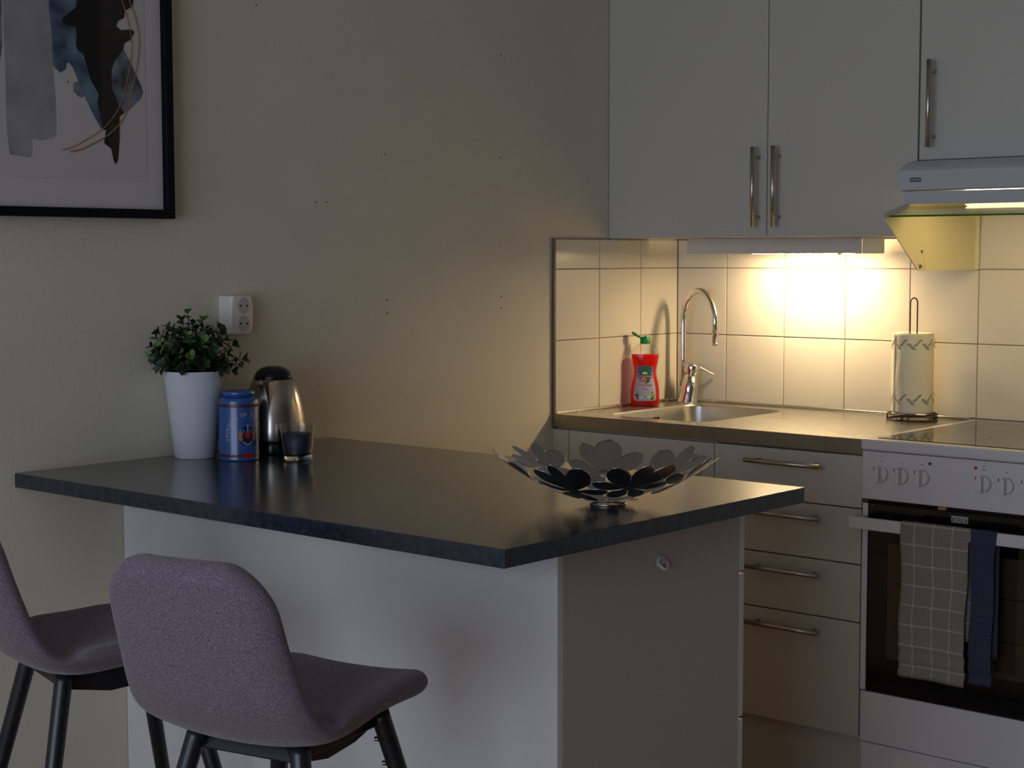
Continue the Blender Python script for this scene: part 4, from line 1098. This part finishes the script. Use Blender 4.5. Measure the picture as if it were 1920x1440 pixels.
# ------------------------------------------------------------------ kettle
KX, KY = 0.115, -1.718
KA = math.atan2(CAM[1] - KY, CAM[0] - KX)
t = thing('kettle', 'brushed steel kettle with domed black lid, behind the tea tin', 'kettle', (KX, KY, IT), KA)
lathe('base', [(0.0, 0.0), (0.068, 0.0), (0.069, 0.003), (0.067, 0.020), (0.0655, 0.026), (0.0, 0.026)], 'black', t, n=56)
lathe('body', [(0.0710, 0.0265), (0.0725, 0.032), (0.0720, 0.055), (0.0695, 0.080), (0.0650, 0.105), (0.0585, 0.130), (0.0515, 0.150), (0.0452, 0.1630), (0.0, 0.1630)], 'kettle', t, n=72, cap0=True)
ld = lathe('lid', [(0.0, 0.1635), (0.0440, 0.1635), (0.0425, 0.170), (0.0375, 0.179), (0.0290, 0.1865), (0.018, 0.191), (0.008, 0.1925), (0.0, 0.1925)], 'black', t, n=56, angle=60)
tube('lid_button', [(0.012, -0.010, 0.1885), (0.024, -0.010, 0.1865)], [0.004, 0.004], 'black', ld, n=10)
# V-shaped pouring spout facing the camera, slightly left
sa = R(-8)
def kp(r, a, z): return (r * math.cos(a), r * math.sin(a), z)
bm = bmesh.new()
pL, pR_, pB = kp(0.0456, sa - R(24), 0.1625), kp(0.0456, sa + R(24), 0.1625), kp(0.0662, sa, 0.098)
tipf = kp(0.0690, sa, 0.1610)
v = [bm.verts.new(p) for p in (pL, pR_, pB, tipf)]
bm.faces.new((v[0], v[2], v[3])); bm.faces.new((v[2], v[1], v[3])); bm.faces.new((v[0], v[3], v[1]))
link('spout', bm_me('spout', bm), 'kettle', t)
tube('handle', bez([(-0.040, 0, 0.172), (-0.070, 0, 0.176), (-0.094, 0, 0.150), (-0.098, 0, 0.090), (-0.086, 0, 0.045), (-0.064, 0, 0.032)], 8), 0.0095, 'black', t, n=14)

# ------------------------------------------------------------------ candle in glass
CX, CY = 0.258, -1.773
t = thing('glass_candle', 'navy blue candle in a clear glass, right of the tea tin', 'candle', (CX, CY, IT))
lathe('glass_base', [(0.0, 0.0), (0.0290, 0.0), (0.0303, 0.0015), (0.0312, 0.0100), (0.0300, 0.0115), (0.0, 0.0118)], 'glass', t, n=56)
lathe('glass_holder', [(0.0314, 0.0118), (0.0392, 0.0745), (0.0395, 0.0760), (0.0385, 0.0765), (0.0375, 0.0755), (0.0304, 0.0165), (0.0303, 0.0120)], 'candle_glass', t, n=56, cap0=False, cap1=False)
lathe('wax', [(0.0, 0.0122), (0.0278, 0.0132), (0.0297, 0.0165), (0.0349, 0.0555), (0.0335, 0.0560), (0.0, 0.0548)], 'candle', t, n=48)
tube('wick', [(0, 0, 0.054), (0.0006, 0, 0.060), (0.002, 0.0005, 0.065)], 0.0008, 'wick', t, n=6)

# ------------------------------------------------------------------ flower bowl
BX, BY, BR_, BH, BZ = 1.153, -1.843, 0.204, 0.091, 0.0036
t = thing('fruit_bowl', 'wide steel bowl made of cut-out flowers, near the island worktop corner', 'bowl', (BX, BY, IT))
def bz(u, v):
    r = math.hypot(u, v); return BZ + BH * (r / BR_) ** 1.8
def petal(bm, c, tip, W, n=12, mcol=4):
    c = Vector(c); tip = Vector(tip); d = tip - c; L = d.length; d = d / L; pe = Vector((-d.y, d.x)); rows_ = []
    for i in range(n + 1):
        s = i / n
        if s <= 0.60:
            q_ = s / 0.60; w = W * 0.92 * (0.17 + 0.83 * (q_ * q_ * (3 - 2 * q_)))
        else: w = W * 0.92 * math.sqrt(max(0.0, 1 - ((s - 0.60) / 0.40) ** 2))
        w = max(w, 0.0006)
        row = []
        for j in range(-mcol, mcol + 1):
            p = c + d * (L * s) + pe * (w * j / mcol); row.append(bm.verts.new((p.x, p.y, bz(p.x, p.y))))
        rows_.append(row)
    for a, b in zip(rows_, rows_[1:]):
        for j in range(2 * mcol): bm.faces.new((a[j], a[j + 1], b[j + 1], b[j]))
def flower(c, petals, hub=0.011):
    bm = bmesh.new()
    for tip, W in petals: petal(bm, c, tip, W)
    hb_ = [bm.verts.new((c[0] + hub * math.cos(2 * PI * i / 16), c[1] + hub * math.sin(2 * PI * i / 16), bz(c[0] + hub * math.cos(2 * PI * i / 16), c[1] + hub * math.sin(2 * PI * i / 16)))) for i in range(16)]
    bm.faces.new(hb_)
    me = bpy.data.meshes.new('flower'); bm.to_mesh(me); bm.free()
    o = link('flower', me, 'bowl', t, smooth=True)
    s_ = o.modifiers.new('solid', 'SOLIDIFY'); s_.thickness = 0.0012; s_.offset = 0
    return o
def around(c, L, W, angs): return [((c[0] + l * math.cos(R(a)), c[1] + l * math.sin(R(a))), w) for a, l, w in zip(angs, L, W)]
# centre flower with the flat foot
c = (0.0, 0.0); flower(c, around(c, [0.060, 0.052, 0.064, 0.055, 0.062, 0.054, 0.060], [0.015, 0.018, 0.014, 0.019, 0.015, 0.018, 0.014], [10, 62, 115, 165, 218, 268, 318]), 0.016)
# left-far
c = (-0.150, 0.000); flower(c, [((-0.196, -0.032), 0.012), ((-0.194, 0.036), 0.016), ((-0.160, 0.068), 0.020), ((-0.168, -0.066), 0.015), ((-0.106, -0.040), 0.018), ((-0.098, 0.015), 0.014), ((-0.110, 0.045), 0.013)])
# far
c = (-0.078, 0.090); flower(c, [((-0.152, 0.118), 0.020), ((-0.120, 0.160), 0.030), ((-0.046, 0.165), 0.022), ((-0.140, 0.062), 0.017), ((-0.060, 0.030), 0.018), ((-0.018, 0.100), 0.017), ((-0.098, 0.040), 0.013)])
# far-right
c = (0.045, 0.112); flower(c, [((-0.018, 0.180), 0.025), ((0.046, 0.192), 0.019), ((0.108, 0.148), 0.020), ((-0.018, 0.108), 0.014), ((0.025, 0.052), 0.018), ((0.095, 0.090), 0.017), ((0.060, 0.058), 0.012)])
# right
c = (0.138, 0.028); flower(c, [((0.150, 0.108), 0.019), ((0.198, 0.060), 0.016), ((0.208, 0.012), 0.015), ((0.168, -0.045), 0.016), ((0.100, -0.010), 0.015), ((0.082, 0.040), 0.018), ((0.112, 0.080), 0.014)])
# near-right
c = (0.110, -0.085); flower(c, [((0.190, -0.060), 0.022), ((0.172, -0.108), 0.018), ((0.126, -0.152), 0.021), ((0.070, -0.135), 0.015), ((0.060, -0.075), 0.017), ((0.092, -0.030), 0.015), ((0.146, -0.022), 0.012)])
# near
c = (0.018, -0.118); flower(c, [((0.080, -0.178), 0.023), ((0.030, -0.198), 0.015), ((-0.018, -0.182), 0.022), ((-0.052, -0.130), 0.014), ((-0.028, -0.070), 0.017), ((0.020, -0.058), 0.015), ((0.075, -0.098), 0.014)])
# near-left
c = (-0.100, -0.098); flower(c, [((-0.062, -0.182), 0.019), ((-0.118, -0.165), 0.015), ((-0.168, -0.118), 0.018), ((-0.158, -0.062), 0.014), ((-0.098, -0.036), 0.017), ((-0.045, -0.062), 0.016), ((-0.055, -0.120), 0.012)])
tube('foot_ring', [(0.031 * math.cos(2 * PI * i / 40), 0.031 * math.sin(2 * PI * i / 40), 0.0017) for i in range(40)], 0.0016, 'bowl', t, n=10, closed=True)

# ------------------------------------------------------------------ bar stools
def make_stool(label):
    t = thing('bar_stool', label, 'stool', group='upholstered bar stools at the island')
    prof = [(0.228, 0.6250), (0.225, 0.6285), (0.219, 0.6340), (0.208, 0.6410), (0.175, 0.652), (0.120, 0.656), (0.050, 0.652), (-0.020, 0.646), (-0.090, 0.645), (-0.140, 0.655), (-0.172, 0.680), (-0.192, 0.720), (-0.206, 0.765), (-0.218, 0.808), (-0.228, 0.850), (-0.235, 0.878), (-0.2375, 0.890), (-0.2395, 0.899), (-0.2408, 0.905), (-0.2412, 0.909)]
    prof = [(y * 0.99 if y > 0 else y * 1.01, 0.669 + (z - 0.645) * 1.01) for y, z in prof]
    P3 = bez([(0, y, z) for y, z in prof], 8)
    acc = [0.0]
    for a, b in zip(P3, P3[1:]): acc.append(acc[-1] + (b - a).length)
    LT = acc[-1]
    def along(s_):
        for k in range(len(acc) - 1):
            if acc[k + 1] >= s_: return P3[k].lerp(P3[k + 1], (s_ - acc[k]) / max(1e-9, acc[k + 1] - acc[k]))
        return P3[-1]
    bm = bmesh.new(); NV, nu = 64, 36; T_ = 0.019; RE = 0.026
    sides = []
    for sgn in (1, -1):
        rows_ = []
        for i in range(NV + 1):
            t_ = i / NV
            t_ = 0.5 * (1 - math.cos(PI * t_)) * 0.75 + 0.25 * t_
            s_ = LT * t_; p = along(s_)
            w0 = 0.154 + 0.012 * math.exp(-((t_ - 0.52) / 0.16) ** 2) - 0.012 * max(0, (t_ - 0.62) / 0.38)
            for dist, r_ in ((s_, 0.125), (LT - s_, 0.082)):
                if dist < r_: w0 = w0 - r_ + math.sqrt(max(0.0, r_ * r_ - (r_ - dist) ** 2))
            bl = max(0.0, min(1, (t_ - 0.40) / 0.24)); bl = bl * bl * (3 - 2 * bl)
            nrm = Vector((0, bl, 1 - bl + 0.05)).normalized()
            cup = (0.004 + 0.016 * min(1, t_ / 0.3)) * (1 - 0.80 * max(0, (t_ - 0.60) / 0.40))
            row = []
            for j in range(nu + 1):
                u = math.sin(PI / 2 * (-1 + 2 * j / nu))
                d_ = min(w0 * (1 - abs(u)), s_, LT - s_)
                th = T_ * (math.sqrt(max(0.0, 1 - (1 - min(1, d_ / RE)) ** 2)))
                uu = u * (1 - 0.0)
                q_ = Vector((w0 * uu, p.y, p.z)) + nrm * (cup * abs(u) ** 2.2 + sgn * th - ((0.006 + 0.004 * math.exp(-((t_ - 0.45) / 0.16) ** 2)) * (1 - u ** 4) if sgn < 0 else 0) * min(1, d_ / RE))
                row.append(bm.verts.new(q_))
            rows_.append(row)
        for a, b in zip(rows_, rows_[1:]):
            for j in range(nu):
                f = (a[j], a[j + 1], b[j + 1], b[j]); bm.faces.new(f if sgn > 0 else f[::-1])
    bmesh.ops.remove_doubles(bm, verts=bm.verts, dist=0.00005)
    sh = link('seat_shell', bm_me('seat_shell', bm), 'fabric', t, smooth=True)
    # steel seat plate and underframe
    prism('seat_plate', [(-0.105, 0.622), (0.110, 0.622), (0.130, 0.646), (-0.095, 0.646)], -0.085, 0.085, 'black_metal', t, bevel=0.004)
    for sx in (-1, 1):
        prism('gusset', [(-0.115, 0.648), (0.140, 0.650), (0.120, 0.632), (0.05, 0.614), (-0.02, 0.608), (-0.10, 0.622)], sx * 0.080 - 0.003, sx * 0.080 + 0.003, 'black_metal', t)
    for sx in (-1, 1):
        for sy in (-1, 1):
            top = Vector((sx * 0.092, sy * 0.102, 0.650)); bot = Vector((sx * 0.232, sy * 0.242, 0.004))
            d = bot - top
            lg = tube('leg', [top, top + d * 0.02, top + d * 0.5, bot], [0.0150, 0.0150, 0.0130, 0.0095], 'black_metal', t, n=20)
            tube('leg_foot', [bot + Vector((0, 0, 0.006)), bot + Vector((0, 0, -0.004))], [0.0105, 0.0105], 'black', lg, n=12)
            if sy == 1:
                for k in (0.07, 0.13):
                    p = top + d * k
                    tube('bolt', [p + Vector((-sx * 0.012, -0.006, 0)), p + Vector((-sx * 0.0185, -0.010, 0))], 0.004, 'bar', lg, n=8)
    fz = 0.26; f = (0.650 - fz) / 0.646
    cs = [Vector((sx * (0.092 + 0.140 * f), sy * (0.102 + 0.140 * f), fz)) for sx, sy in ((-1, -1), (1, -1), (1, 1), (-1, 1))]
    for i in range(4): tube('footrest_bar', [cs[i], cs[(i + 1) % 4]], 0.008, 'black_metal', t, n=12)
    return t
def copy_tree(o, parent=None):
    c = o.copy(); col.objects.link(c); c.parent = parent
    for ch in [x for x in o.children]: copy_tree(ch, c)
    return c
s1 = make_stool('grey upholstered bar stool in front, seen from behind, nearest the island corner')
s1.location = (1.067, -2.511, 0); s1.rotation_euler = (0, 0, 0.214)
s2 = copy_tree(s1)
s2['label'] = 'grey upholstered bar stool cut off at the left edge, nearer the wall'
s2.location = (0.520, -2.458, 0); s2.rotation_euler = (0, 0, -0.27)
